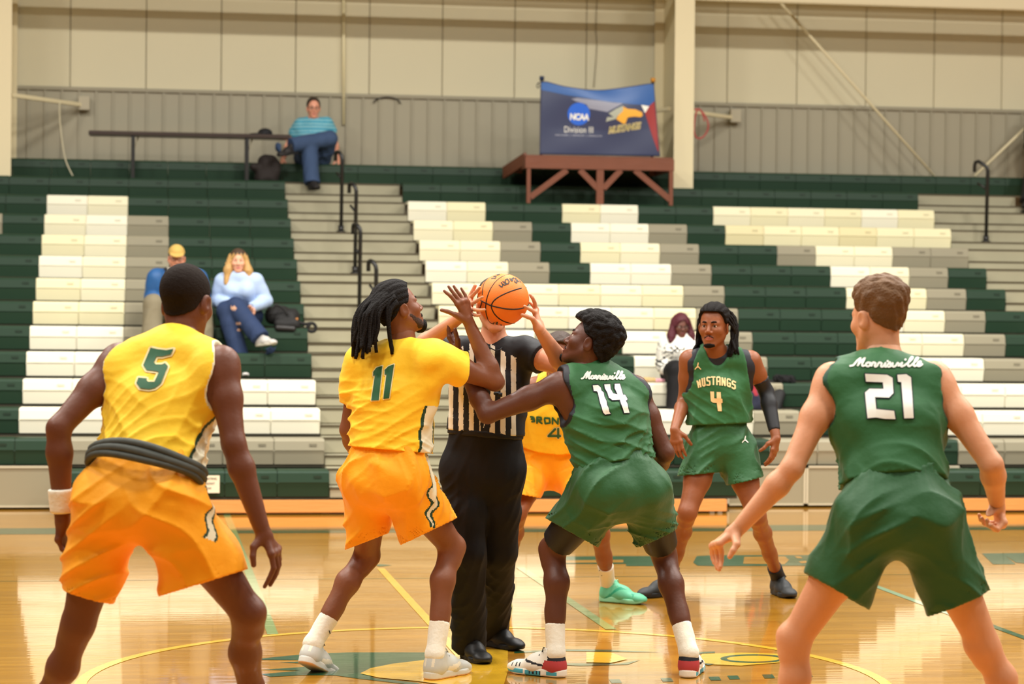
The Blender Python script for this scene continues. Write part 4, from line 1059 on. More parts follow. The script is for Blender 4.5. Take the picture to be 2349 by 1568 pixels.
def tr11(C, holes, nk):
    r = np.zeros(len(C), np.int32); x = (C-p11o.pel)@p11o.lat; f = (C-p11o.pel)@p11o.fwd; z = (C-p11o.pel)@p11o.up
    c0 = -.020+.06*(z-.15); w_ = .034+.02*np.clip((z-.1)/.3, 0, 1)
    m = (x > .08) & (z < .37); r[m & (np.abs(f-c0) < w_+.013)] = 1; r[m & (np.abs(f-c0) < w_)] = 2; r[z > 1] = 0
    return r
p11o = p
jz11 = jersey(p, [M_yel, M_dgrn, M_crm], p.px(880, 1030, 0), trims=tr11, fold=(0.016, 0.067, 21), sleeve={'L': .62, 'R': .46}, inf=.024, neck_r=.066, neck_fwd=.02, blouse=.034, h=.005)
def cs11(C):
    r = np.zeros(len(C), np.int32); x = (C-p11o.pel)@p11o.latH; f = (C-p11o.pel)@p11o.fwdH; z = (C-p11o.pel)@p11o.up
    w_ = .013*np.sin(z*66); t = .03*np.clip((z+.20)/.25, 0, 1); m = (x > .08) & (f > -.02) & (np.abs(f-.05-w_) < t+.012) & (z > -.18); r[m] = 1; r[m & (np.abs(f-.05-w_) < t)] = 2; return r
sh11 = shorts(p, [M_org, M_dgrn, M_crm], (p.px(806, 1256, .1), p.px(868, 1232, .1)), (p.px(1042, 1192), p.px(916, 1252)), p.px(880, 1024), fold=(0.022, 0.109, 22), cls=cs11)
M_gsh = mat('grey shoe knit', (198, 197, 186), .5, var=(20, .08)); M_gsl = mat('pale grey sole', (214, 210, 196), .5); M_gum = mat('tan outsole', (226, 176, 124), .6); M_silv = mat('silver shoe flash', (232, 222, 196), .35)
def g_up(C):
    r = np.zeros(len(C), np.int32); y, z, x = C[:, 1], C[:, 2], C[:, 0]
    r[(np.abs(z-.055-.25*(y-.17)) < .008*(1-np.clip((y-.12)/.12, 0, 1))+.004) & (y > .10) & (y < .24) & (np.abs(x) > .028)] = 1
    r[(y < .045) & (z > .06) & ((np.abs(np.abs(x)-.02) < .006) | (z > .10))] = 1; return r
g_so = lambda C: (C[:, 2] < .012).astype(int)
for s_ in 'LR': sock(p, s_, M_sock, .30)
shoe(p, 'L', [M_gsh, M_silv], [M_gsl, M_gum], g_up, g_so, laces=mat('grey laces', (150, 148, 138), .8))
shoe(p, 'R', [M_gsh, M_silv], [M_gsl, M_gum], g_up, g_so, laces=mat('grey laces', (150, 148, 138), .8))
p11 = p

# ---- player 14, jumping centre in green
S14, L14 = skin('dark brown', (96, 56, 38), (100, 54, 48))
p = P('person in a green 14 jersey with a curly crop looking up at the ball', 10.7, dict(
    neck=(1360, 850, .14), shL=(1284, 886, .02), shR=(1456, 894, .20), elL=(1118, 950, -.02), wrL=(1056, 822, .12), elR=(1526, 1040, .16), wrR=(1480, 1110, .40),
    hipL=(1374, 1132, -.03), hipR=(1478, 1132, .08), knL=(1268, 1258, .20), knR=(1522, 1268, .36), ), sc=1.03, m=.99, skin=S14, feet={'L': (atZ(1300, 1554), (-.72, .62), 0, 1.04), 'R': (atZ(1576, 1556), (.34, .94), 0, 1.06)})
Head(p, at(1352, 788, 10.82), (-.80, .34, .40), (.40, .05, .92), 1.05)
q = lambda *v: p.px(*v)
hand(p, 'L', [[q(1031, 773, .14), q(1029, 757, .14), q(1029, 745, .14), q(1030, 734, .14)], [q(1036, 771, .17), q(1033, 752, .17), q(1033, 738, .17), q(1032, 730, .17)], [q(1041, 774, .19), q(1038, 756, .20), q(1037, 743, .20), q(1037, 735, .20)],
              [q(1046, 780, .20), q(1044, 768, .21), q(1043, 758, .22), q(1042, 750, .22)], [q(1056, 800, .12), q(1050, 779, .10), q(1046, 765, .10), q(1044, 755, .10)]], s=.95)
hand(p, 'R', fingers(p.J['wrR'], (-.4, .6, -.3), (-.3, .5, .5), (-.5, -.2, -.4), s=1.0))
skin_mesh(p, lips=L14); eyes(p.head); brows(p.head, M_hair, .004)
def curls(Q):
    r = np.random.default_rng(4); cs = r.normal(size=(480, 3)); cs /= np.linalg.norm(cs, axis=1)[:, None]
    D = Q-A((0, -.014, .038)); D = D/np.linalg.norm(D, axis=1)[:, None]
    m = np.full(len(Q), -1.)
    for c in cs: m = np.maximum(m, D@c)
    return .011*np.clip((m-.985)/.015, 0, 1)
hair_shell(p.head, 'hair', M_hair, .012, .022, hl=[(-.16, -.065), (-.085, -.055), (-.045, -.03), (-.020, .02), (.010, .022), (.028, .03), (.045, .052), (.060, .070), (.075, .076), (.12, .08)], noise=curls)
beard(p.head, M_hair, .006, [((0, .076, -.108), (.020, .024, .018))]); beard(p.head, M_hair, .002, MOUST, 'moustache')
TRW = .022
jz14 = jersey(p, [M_grn, M_trk], p.px(1432, 1060, 0), neck_fwd=.022, trims=trG, fold=(0.024, 0.067, 31), inf=.022)
sh14 = shorts(p, [M_grs], (p.px(1254, 1190, .05), p.px(1372, 1256, .05)), (p.px(1548, 1218, .15), p.px(1466, 1256, .15)), p.px(1432, 1054), fold=(0.019, 0.103, 32))
M_comp = mat('black compression cloth', (24, 22, 24), .55)
for s_, t0, t1 in (('L', .50, .88), ('R', .50, .86)):
    band(p, 'compression_short', M_comp, lerp(p.J['hip'+s_], p.J['kn'+s_], t0), lerp(p.J['hip'+s_], p.J['kn'+s_], t1), .094, .078)
M_wsh = mat('white shoe upper', (236, 230, 214), .5); M_rsh = mat('red shoe heel', (182, 62, 62), .5); M_tl = mat('teal sole block', (74, 164, 178), .5); M_wso = mat('white midsole', (240, 232, 212), .5)
def m_up(C):
    r = np.zeros(len(C), np.int32); y, z, x = C[:, 1], C[:, 2], C[:, 0]
    r[(y < .10+.3*(.05-z)) & (z < .075)] = 1; r[(y < .075) & (z >= .075)] = 2
    r[(np.abs(x) > .025) & (np.abs(z-.06-.2*(y-.15)) < .005) & (y > .10) & (y < .2)] = 2; r[(y > .215) & (y < .27) & (np.abs((y*52) % 1-.5) < .12) & (z > .034) & (np.abs(x) > .03)] = 2; return r
def m_so(C):
    r = np.zeros(len(C), np.int32); y, z, x = C[:, 1], C[:, 2], C[:, 0]
    r[(z > .010) & (z < .028) & (((y > .03) & (y < .085)) | (y > .20))] = 1; r[(z < .024) & (y > .11) & (y < .19)] = 1; r[(z > .008) & (z < .026) & (y > .11) & (y < .17) & (np.abs((y*50) % 1-.5) < .22)] = 2; return r
for s_ in 'LR': sock(p, s_, M_sock, .28)
shoe(p, 'L', [M_wsh, M_rsh, M_trk], [M_wso, M_tl, M_trk], m_up, m_so, laces=M_lace)
shoe(p, 'R', [M_wsh, M_rsh, M_trk], [M_wso, M_tl, M_trk], m_up, m_so, laces=M_lace)
p14 = p

# ---- referee holding the ball
SR, LR_ = skin('light', (214, 150, 116), (196, 120, 104))
p = P('person in a black and white striped referee shirt holding up the ball', 11.15, dict(
    neck=(1132, 786, .02), shR=(1056, 806, .02), shL=(1206, 806, .0), elL=(1298, 846, -.18), wrL=(1240, 760, -.36), elR=(950, 806, -.16), wrR=(1054, 728, -.32),
    hipR=(1062, 1082, .02), hipL=(1150, 1082, .02), knR=(1072, 1268, -.04), knL=(1146, 1262, .12), ), sc=.97, skin=SR, feet={'R': (atZ(1066, 1506), (.22, -.97), 0, .98), 'L': (atZ(1112, 1478), (.50, -.85), 0, .98)})
Head(p, at(1134, 700, 11.12), (-.05, -.99, -.05), (0, 0, 1), 1.0)
q = lambda *v: p.px(*v)
hand(p, 'L', [[q(1227, 716, -.36), q(1217, 710, -.42), q(1209, 706, -.46), q(1203, 702, -.475)], [q(1229, 708, -.33), q(1226, 692, -.36), q(1221, 682, -.38), q(1216, 676, -.385)], [q(1230, 710, -.30), q(1227, 695, -.31), q(1222, 684, -.325), q(1217, 676, -.335)],
              [q(1230, 718, -.28), q(1226, 706, -.28), q(1220, 698, -.29), q(1214, 693, -.30)], [q(1231, 742, -.37), q(1222, 731, -.41), q(1212, 727, -.44), q(1198, 722, -.465)]], s=.94)
hand(p, 'R', [[q(1080, 682, -.32), q(1089, 672, -.38), q(1096, 665, -.42), q(1101, 659, -.44)], [q(1080, 697, -.36), q(1090, 692, -.42), q(1099, 686, -.455), q(1107, 681, -.475)], [q(1079, 708, -.38), q(1090, 710, -.44), q(1102, 711, -.47), q(1112, 710, -.487)],
              [q(1078, 718, -.38), q(1088, 722, -.43), q(1096, 723, -.455), q(1102, 722, -.47)], [q(1068, 702, -.28), q(1076, 684, -.27), q(1084, 668, -.28), q(1090, 655, -.29)]], s=.94)
skin_mesh(p, lips=LR_); eyes(p.head, (70, 90, 90)); brows(p.head, M_brn)
hair_shell(p.head, 'hair', mat('short dark hair', (62, 48, 36), .7, bump=(160, .5)), .004, .010)
M_rb = mat('referee black cloth', (26, 25, 27), .6, .3, bump=(24, .2)); M_rw = mat('referee white stripe', (232, 224, 202), .6, bump=(24, .2)); M_coll = mat('collar black', (18, 18, 20), .6)
pR = p
def trR(C, holes, nk):
    r = np.zeros(len(C), np.int32); x = (C-pR.pel)@pR.latH; f = (C-pR.pel)@pR.fwd; z = (C-pR.pel)@pR.up; L = np.linalg.norm(pR.J['neck']-pR.pel)
    s_ = ((x/.050+.25) % 1) < .47; top_ = L+.012-np.abs(x)*.45
    m = s_ & (z < top_) & (np.abs(x) < .17) & (np.abs(x) > .008); r[m] = 1; return r
jzR = jersey(p, [M_rb, M_rw], p.px(1108, 992, 0), trims=trR, fold=(0.008, 0.087, 41), sleeve={'L': .42, 'R': .5}, inf=.012, blouse=.030, neck_r=.056, neck_fwd=.012, name='striped_shirt', h=.0052)
def trousers(p, m, waist, inf=.020, sit=False, hemo=.0, name='trousers', flare=.0, seed=50, fold=(.008, .09), h=None, knee=0.0, wr=.142, tr=.100):
    c, j = p.sc, p.J; lo, hi = p.bounds(['hipL', 'hipR', 'knL', 'knR', 'anL', 'anR'], .24); h = h or .008; hi[2] = hi[2] if sit else min(hi[2], A(waist)[2]+.06); fd = Field(lo, hi, h or p.h)
    fd.cone(p.pel, lerp(p.pel, j['neck'], .34), .158*c*p.m+inf*.8, wr*c*p.m+inf*.8, .04, wide=p.latH, fl=.78); glutes(fd, p, inf*.7)
    for s_ in 'LR':
        a, b, w_ = j['hip'+s_], j['kn'+s_], j['an'+s_]
        fd.cone(a, lerp(a, b, .5), tr*c+inf, (tr-.008)*c+inf, .05); fd.cone(lerp(a, b, .5), b, (tr-.008)*c+inf, .072*c+inf+knee, .03)
        e = w_+unit(w_-b)*hemo; fd.cone(b, e, .070*c+inf+knee, .056*c+inf+flare, .025); fd.cone(e, e+unit(e-b)*.1, .056*c+inf+flare, .056*c+inf+flare, .01)
    fd.func(lambda Q: folds(Q, fold[0], fold[1], dirn=(.5, .2, .75), seed=seed))
    for s_ in 'LR':
        b, w_ = j['kn'+s_], j['an'+s_]; n = unit(w_-b); e = w_+n*hemo; X, Y, Z = grid(fd)
        near = np.sqrt((X-e[0])**2+(Y-e[1])**2+(Z-e[2])**2) < .17; fd.v = np.where(near, np.maximum(fd.v, (X-e[0])*n[0]+(Y-e[1])*n[1]+(Z-e[2])*n[2]), fd.v).astype(f32)
    if not sit: fd.plane(waist, p.up)
    return solid(name, fd, m, p.root)
trousers(p, M_blk, p.px(1108, 986), hemo=.055, flare=.012, seed=51, wr=.170, tr=.088, inf=.016, fold=(.012, .07))
c_ = lerp(p.pel, p.J['neck'], .30); band(p, 'belt', M_rb, c_-p.up*.016, c_+p.up*.016, .184, .182, wide=p.latH, fl=.78)
for s_ in 'LR': shoe(p, s_, M_shk, mat('black sole', (22, 21, 21), .6), laces=M_lace)
mb = MB(); nk = p.J['neck']
mb.tube(catmull([nk+A((-.055, .0, .035)), nk+A((-.052, -.055, .0)), nk+A((0, -.105, -.035)), nk+A((.052, -.055, .0)), nk+A((.055, .0, .035))], 6), .003, 6); mb.make('lanyard', M_coll, p.root, True)
def whistle(q):
    mb = MB(); mb.tube([q, A(q)+A((0, 0, -.02))], .012, 10); mb.box(A(q)-A((.03, .008, .012)), A(q)+A((.0, .008, .004)), .003); return mb.make('whistle', M_coll, p.root, True)
whistle(p.px(1147, 900, -.17))
pR = p

# ---- player 4 in green, facing the stand
S4, L4 = skin('warm brown', (138, 80, 46), (156, 86, 70))
p = P('person in a green Mustangs 4 jersey with a black arm sleeve facing forward', 13.55, dict(
    neck=(1643, 806, .03), shR=(1582, 826, .02), shL=(1722, 828, .02), elR=(1570, 918, .08), wrR=(1549, 980, -.12), elL=(1758, 898, .08), wrL=(1779, 998, -.06),
    hipR=(1618, 1040, .02), hipL=(1688, 1040, .02), knR=(1578, 1172, -.12), knL=(1735, 1180, -.10), ), sc=1.0, m=.92, skin=S4, feet={'R': (atZ(1552, 1364), (-.85, -.5), 0, 1.0), 'L': (atZ(1776, 1360), (.10, -.99), 0, 1.0)})
Head(p, at(1637, 748, 13.5), (-.52, -.85, .02), (0, 0, 1), 1.02)
hand(p, 'R', fingers(p.J['wrR'], (.0, -.35, -.9), (.7, -.5, .1), (.5, .6, .1), (.25, .4, .3), s=1.0))
hand(p, 'L', fingers(p.J['wrL'], (-.10, -.15, -1), (-.6, -.7, .1), (-.6, .6, 0), (.2, .35, .3), s=1.0))
skin_mesh(p, lips=L4); eyes(p.head); brows(p.head, M_hair, .0048)
hair_shell(p.head, 'hair', M_hair, .010, .008, hl=[(-.13, -.05), (-.085, -.05), (-.045, -.02), (-.020, .01), (.020, .02), (.034, .05), (.050, .078), (.065, .082), (.10, .084)], noise=lambda Q: .004*np.abs(np.sin(np.arctan2(Q[:, 0], Q[:, 2]-.02)*10+Q[:, 1]*8)))
beard(p.head, M_hair, .0028, [((0, .074, -.111), (.034, .030, .014))]); beard(p.head, M_hair, .0018, MOUST, 'moustache')
st = []; rr = random.Random(4)
for i in range(46):
    s_ = rr.choice((-1, -1, 1, 1, 1)); y0 = rr.uniform(-.10, .0); z0 = rr.uniform(.02, .11); x0 = s_*.08*math.sqrt(max(.05, 1-((z0-.038)/.09)**2))
    st.append([(x0, y0, z0), (x0*1.15+s_*.012, y0-.025, z0-.04), (s_*(.090+rr.uniform(0, .02)), -.03-rr.uniform(0, .08), -.06), (s_*(.085+rr.uniform(-.01, .05)), -.01-rr.uniform(0, .08), -.135-rr.uniform(0, .04))])
locs(p.head, 'locs', M_hair, st, .008)
# undershirt, then the jersey with its deep neck
us = jersey(p, [M_trk], p.px(1654, 900, 0), fold=(0.004, 0.08, 61), inf=.012, neck_r=.058, neck_fwd=.010, name='undershirt', blouse=0, hole=(.076, .062, .10, .05))
TRW = .006
jz4 = jersey(p, [M_grn, M_grd], p.px(1654, 972, 0), trims=trG, fold=(0.014, 0.075, 62), inf=.024, neck_r=.070, neck_fwd=.02, neck_drop=.125, hole=(.088, .022, .115, .05))
sh4 = shorts(p, [M_grs], (p.px(1745, 1094), p.px(1668, 1113)), (p.px(1562, 1091), p.px(1640, 1084)), p.px(1654, 966), fold=(0.015, 0.09, 63))
def sleeve_arm(p, s_, m, t0, t1, inf=.004):
    c, j, g = p.sc, p.J, p.m; a, b, w = j['sh'+s_], j['el'+s_], j['wr'+s_]; Q = np.array([a, b, w]); fd = Field(Q.min(0)-.1, Q.max(0)+.1, .007); arm(fd, p, s_, inf, 2)
    q0 = lerp(a, b, t0); fd.plane(q0, unit(a-b)); q1 = lerp(b, w, t1); fd.plane(q1, unit(w-b)); return solid('arm_sleeve', fd, m, p.root)
sleeve_arm(p, 'L', mat('black sleeve', (26, 25, 27), .6), .60, .90)
M_bsock = mat('black sock', (28, 28, 30), .8)
M_dsh = mat('charcoal shoe', (48, 50, 50), .6); M_dso = mat('charcoal sole', (36, 37, 37), .6)
for s_ in 'LR': sock(p, s_, M_bsock, .16); shoe(p, s_, M_dsh, M_dso, laces=M_lace)
p4 = p

# ---- player 4 in yellow, half hidden behind the jumpers
p = P('person in a yellow Broncos 4 jersey bent low behind the referee', 13.3, dict(
    neck=(1280, 868, -.10), shR=(1226, 892, -.06), shL=(1342, 892, -.06), elR=(1160, 975, -.05), wrR=(1150, 1062, -.2), elL=(1392, 975, -.10), wrL=(1386, 1068, -.34),
    hipR=(1224, 1072, .14), hipL=(1298, 1072, .14), knR=(1186, 1172, -.16), knL=(1372, 1176, -.16), ), sc=1.0, skin=S4, feet={'R': (atZ(1165, 1372), (-.5, -.85), 0, 1.02), 'L': (atZ(1374, 1378), (.78, -.62), 0, 1.02)})
Head(p, at(1282, 818, 13.05), (-.35, -.93, .05), (0, -.1, 1), 1.0)
for s_, sg in (('R', 1), ('L', -1)): hand(p, s_, fingers(p.J['wr'+s_], (.2*sg, -.5, -.8), (.8*sg, -.3, .2), (.1, .6, -.3), (.4, .5, .3)))
skin_mesh(p, lips=L4); eyes(p.head); brows(p.head, M_hair); hair_shell(p.head, 'hair', mat('dark brown hair', (62, 44, 32), .6, bump=(120, .5)), .012, .012, noise=lambda Q: fold_noise(Q, .003, 90, seed=9))
pB = p
def trB(C, holes, nk):
    r = np.zeros(len(C), np.int32); x = (C-pB.pel)@pB.lat; f = (C-pB.pel)@pB.fwd; z = (C-pB.pel)@pB.up
    m = (np.abs(x) > .13) & (z < .36); r[m & (np.abs(f-.0) < .065)] = 1; r[m & (np.abs(f) < .05)] = 2; r[m & (np.abs(f-.02*np.sin(z*70)) < .018)] = 1; return r
jzB = jersey(p, [M_yel, M_dgrn, M_crm], p.px(1262, 1030, .0), trims=trB, fold=(0.012, 0.08, 71), inf=.024)
shB = shorts(p, [M_org], (p.px(1400, 1110, -.1), p.px(1305, 1140, -.1)), (p.px(1172, 1128, -.1), p.px(1226, 1140, -.1)), p.px(1262, 1024), fold=(0.019, 0.097, 72))
M_mint = mat('mint shoe', (108, 204, 160), .5, var=(14, .12)); M_mint2 = mat('mint sole', (150, 226, 180), .45); M_tg = mat('teal shoe panel', (52, 170, 130), .5)
mn = lambda C: ((np.abs(C[:, 0]) > .024) & (np.abs(C[:, 2]-.05-.04*np.sin((C[:, 1]-.1)*22)) < .009) & (C[:, 1] > .05) & (C[:, 1] < .24)).astype(int)
for s_ in 'LR': sock(p, s_, M_sock, .26); shoe(p, s_, [M_mint, M_tg], M_mint2, mn, laces=mat('mint laces', (160, 226, 190), .7))
pB = p
# ---- basketball
bc, br = A(at(1154, 687, 10.78)), .1205
def basketball():
    r = empty('basketball', tuple(bc), 'orange basketball held up by the referee between the two jumpers', 'ball')
    b = bmesh.new(); bmesh.ops.create_uvsphere(b, u_segments=48, v_segments=32, radius=br); bmesh.ops.translate(b, verts=b.verts[:], vec=Vector(bc)); me = bpy.data.meshes.new('cover'); b.to_mesh(me); b.free()
    m = mat('orange ball leather', (240, 128, 44), .5, .35)
    nt = m.node_tree; tc = nt.nodes.new('ShaderNodeTexCoord'); vo = nt.nodes.new('ShaderNodeTexVoronoi'); vo.inputs['Scale'].default_value = 320; bp = nt.nodes.new('ShaderNodeBump'); bp.inputs['Strength'].default_value = .25; bp.inputs['Distance'].default_value = .002
    nt.links.new(tc.outputs['Object'], vo.inputs['Vector']); nt.links.new(vo.outputs['Distance'], bp.inputs['Height']); nt.links.new(bp.outputs[0], nt.nodes['Principled BSDF'].inputs['Normal'])
    cov = link('cover', me, m, r, True)
    ms = mat('ball seam', (38, 28, 22), .6)
    tocam = unit(A(EYE)-bc); rt, up = A(_rt), A(_up)
    def sph(px, py):
        x, y = (px-1154)/59.8, -(py-687)/59.8; r2 = x*x+y*y
        if r2 > .999: k = .9995/math.sqrt(r2); x, y = x*k, y*k; r2 = x*x+y*y
        return bc+(rt*x+up*y+tocam*math.sqrt(1-r2))*(br-.0008)
    z = lambda L: [(960+x/5.228, 590+y/5.228) for x, y in L]
    for L in ([(708, 470), (740, 510), (810, 550), (875, 578), (960, 600), (1060, 618), (1150, 622), (1240, 610), (1300, 585), (1330, 560)],
              [(1080, 208), (1000, 235), (920, 300), (860, 390), (825, 480), (810, 560), (808, 640), (825, 720), (860, 780), (900, 808)],
              [(1290, 364), (1220, 372), (1130, 400), (1030, 440), (940, 490), (890, 540), (875, 590), (890, 640), (930, 700), (1000, 755), (1080, 785), (1150, 790)],
              [(830, 245), (800, 290), (778, 350), (770, 400), (768, 450)], [(765, 525), (752, 570), (738, 610)]):
        pts = catmull([sph(*q) for q in z(L)], 4); mb = MB(); mb.tube(pts, .0032, 6); mb.make('seam', ms, r, True)
    return r, cov
ball, cover = basketball()
# ------------------------------------------------------------------ prints on the garments
def cropmap(ox, oy, sc): return lambda L: [(ox+x/sc, oy+y/sc) for x, y in L]
M_wpr = mat('white print', (244, 240, 226), .6); M_kpr = mat('navy print edge', (28, 34, 44), .6); M_gpr = mat('green print', (40, 92, 56), .6); M_cpr = mat('cream print edge', (246, 224, 160), .6); M_tan = mat('sand print', (244, 206, 146), .6)
c5 = cropmap(290, 780, 12.064)
N5 = c5([(680, 215), (870, 255), (1110, 285), (1310, 245), (1230, 400), (1130, 420), (990, 460), (840, 455), (765, 620), (820, 680), (980, 680), (1075, 640), (1150, 730), (960, 1200), (800, 1330), (620, 1365), (380, 1330), (285, 1195), (340, 1045), (570, 1065), (560, 1110), (610, 1160), (780, 1160), (900, 900), (860, 870), (560, 835), (475, 700)])
printed(outline(N5, 9)+[N5], jz5, 'number_edge', M_cpr, .003); printed([N5], jz5, 'number', M_gpr, .006)
c11 = cropmap(600, 660, 5.339)
N11 = [c11([(1372, 1030), (1410, 978), (1482, 956), (1436, 1372), (1348, 1378), (1392, 1072), (1372, 1080)]), c11([(1512, 1005), (1556, 962), (1624, 936), (1562, 1350), (1494, 1358), (1532, 1058), (1510, 1066)])]
printed([o for n in N11 for o in outline(n, 5)+[n]], jz11, 'number_edge', M_cpr, .003); printed(N11, jz11, 'number', M_gpr, .006)
c21 = cropmap(1920, 800, 8.709)
N21 = [c21([(560, 500), (1000, 520), (1105, 580), (1125, 890), (1040, 980), (760, 970), (785, 1205), (1140, 1240), (1165, 1400), (960, 1395), (780, 1370), (610, 1385), (560, 880), (650, 800), (930, 805), (915, 670), (580, 655)]), c21([(1200, 520), (1380, 508), (1475, 570), (1525, 1380), (1340, 1385), (1280, 670), (1215, 660)])]
printed([o for n in N21 for o in outline(n, 5)+[n]], jz21, 'number_edge', M_kpr, .003); printed(N21, jz21, 'number', M_wpr, .006)
c14 = cropmap(1300, 830, 11.2)
N14 = [c14([(665, 600), (795, 590), (870, 660), (890, 740), (945, 790), (965, 900), (1020, 1010), (1035, 1110), (1075, 1190), (1090, 1280), (1125, 1330), (985, 1350), (940, 1300), (860, 1050), (800, 800), (775, 760), (695, 750)]),
       c14([(960, 580), (1110, 572), (1125, 700), (1190, 815), (1300, 840), (1225, 680), (1225, 565), (1355, 558), (1440, 850), (1490, 850), (1550, 950), (1540, 985), (1505, 990), (1555, 1090), (1570, 1180), (1605, 1305), (1470, 1310), (1440, 1210), (1390, 1080), (1360, 975), (1170, 985), (1080, 920), (1045, 800), (975, 680)])]
printed([o for n in N14 for o in outline(n, 4)+[n]], jz14, 'number_edge', M_kpr, .003, 10); printed(N14, jz14, 'number', M_wpr, .006, 10)
SCRIPT = [[(262, 345), (330, 325), (400, 245), (472, 188)], [(472, 188), (445, 270), (412, 335)], [(412, 335), (480, 255), (560, 188)], [(560, 188), (520, 270), (500, 320), (515, 345), (548, 335)],
          [(625, 277), (582, 300), (585, 338), (625, 350), (665, 325), (660, 290), (625, 277), (690, 290)], [(690, 340), (715, 285), (735, 275), (772, 292), (752, 335), (765, 356), (800, 345)],
          [(800, 345), (830, 290), (850, 278), (892, 292), (876, 340), (890, 358), (925, 350)], [(925, 350), (968, 285), (950, 340), (965, 358), (992, 352)], [(1008, 250), (1012, 246)],
          [(985, 355), (1052, 272), (1062, 310), (1072, 345), (1030, 362)], [(1072, 350), (1110, 288), (1105, 335), (1125, 358), (1170, 340), (1205, 288), (1225, 292)], [(1225, 340), (1300, 282), (1272, 338), (1290, 354), (1330, 340)], [(1362, 222), (1368, 216)],
          [(1330, 342), (1440, 265), (1500, 200), (1505, 172), (1475, 182), (1430, 260), (1415, 325), (1435, 350), (1480, 330)], [(1480, 330), (1560, 265), (1612, 205), (1615, 182), (1588, 192), (1545, 265), (1530, 325), (1550, 350), (1595, 325)],
          [(1595, 325), (1665, 290), (1672, 262), (1640, 262), (1605, 305), (1615, 345), (1655, 345), (1702, 312)]]
def script(mapper, wd):
    out = []
    for L in SCRIPT: out += stroke([(v.x, v.y) for v in catmull([(x, y, 0) for x, y in mapper(L)], 3)], wd)
    return out
m21 = lambda L: c21(L)
m14 = lambda L: c14([(370+(x-250)*1120/1455, 225+(y-165)*225/200+(x-250)*.004) for x, y in L])
printed(script(m21, 4.6), jz21, 'team_name', M_wpr, .004, 40); printed(script(m14, 4.0), jz14, 'team_name', M_wpr, .004, 40)
c4 = cropmap(1580, 810, 10.45)
def strokes(mapper, LL, wd): return [o for L in LL for o in stroke(mapper(L), wd)]
MUST = [[(242, 812), (205, 668), (256, 748), (264, 640), (290, 800)], [(322, 612), (340, 768), (362, 782), (392, 765), (372, 597)], [(508, 582), (452, 580), (436, 600), (446, 658), (502, 672), (508, 742), (490, 762), (434, 758)], [(545, 572), (625, 572)], [(590, 575), (592, 745)],
        [(676, 748), (672, 588), (690, 573), (735, 576), (748, 595), (748, 758)], [(680, 672), (745, 674)], [(800, 762), (800, 592), (868, 772), (868, 602)], [(992, 642), (975, 625), (932, 620), (922, 640), (925, 768), (945, 788), (988, 802), (994, 726), (965, 720)],
        [(1114, 692), (1060, 666), (1040, 682), (1050, 740), (1104, 766), (1108, 838), (1080, 850), (1036, 818)]]
printed(strokes(c4, MUST, 3.3), jz4, 'team_name', M_tan, .004, 40)
printed([c4([(515, 915), (605, 918), (612, 1075), (672, 1080), (668, 925), (765, 930), (775, 1080), (805, 1095), (812, 1185), (780, 1190), (790, 1385), (700, 1385), (672, 1188), (575, 1180), (530, 1140)])], jz4, 'number', M_tan, .004, 8)
JUMP = [[(225, 230), (216, 290)], [(210, 275), (212, 318)], [(208, 312), (152, 378)], [(216, 312), (284, 378)], [(190, 330), (240, 326)]]
printed(strokes(c4, JUMP, 2.2), jz4, 'emblem', M_tan, .004, 40)
printed(strokes(cropmap(1688, 978, 10.45), JUMP, 2.2), sh4, 'emblem', M_wpr, .004, 40)
cB = cropmap(1160, 760, 4.02)
BR = [[(232, 786), (256, 790), (262, 800), (238, 806), (264, 812), (266, 828), (244, 830)], [(290, 842), (290, 790), (326, 792), (330, 812), (294, 816), (334, 846)], [(362, 796), (404, 800), (408, 842), (366, 848), (358, 805)], [(432, 850), (432, 796), (482, 852), (484, 800)], [(536, 806), (510, 806), (506, 850), (540, 852)]]
printed(strokes(cB, BR, 4.2), jzB, 'team_name', M_gpr, .004, 40)
printed(strokes(cB, [[(456, 896), (392, 962), (505, 962)], [(484, 892), (484, 980)]], 7.4), jzB, 'number_edge', M_cpr, .003, 20); printed(strokes(cB, [[(456, 898), (394, 962), (502, 962)], [(484, 894), (484, 978)]], 5.2), jzB, 'number', M_gpr, .006, 20)
M_swm = mat('sock mark', (34, 34, 36), .7)
printed(strokes(lambda L: L, [[(755, 1446), (757, 1452), (764, 1447)]], 2), p11.socks['L'], 'emblem', M_swm, .003, 40)
printed(strokes(lambda L: L, [[(1027, 1459), (1029, 1465), (1036, 1460)]], 2), p11.socks['R'], 'emblem', M_swm, .003, 40)
printed(strokes(lambda L: L, [[(1371, 1306), (1375, 1308), (1381, 1306)], [(1371, 1321), (1375, 1323), (1381, 1319)]], 1.6), pB.socks['L'], 'emblem', M_swm, .003, 40)
# lettering on the ball
cl = cropmap(1100, 610, 10.45)
BL = [[(470, 455), (520, 495), (545, 495), (560, 440), (520, 395)], [(560, 440), (600, 455), (640, 440), (560, 370)], [(610, 370), (640, 425), (690, 425), (710, 370), (670, 310), (620, 330), (610, 370)], [(730, 300), (760, 350), (790, 350), (770, 310), (800, 290)], [(810, 280), (850, 380), (890, 405), (900, 370), (850, 290)], [(880, 275), (930, 370)], [(930, 290), (975, 380), (985, 330), (1020, 390)]]
printed(strokes(cl, BL, 2.6), cover, 'lettering', mat('ball print', (58, 50, 40), .6), .0016, 30)
printed(strokes(cl, [[(290, 295), (380, 290), (400, 240), (340, 250)], [(420, 215), (480, 200), (440, 190)]], 2.2)+strokes(cl, [[(340, 1365), (430, 1350), (400, 1380), (520, 1410)]], 3.2), cover, 'lettering', MATS['ball print'], .0016, 30)
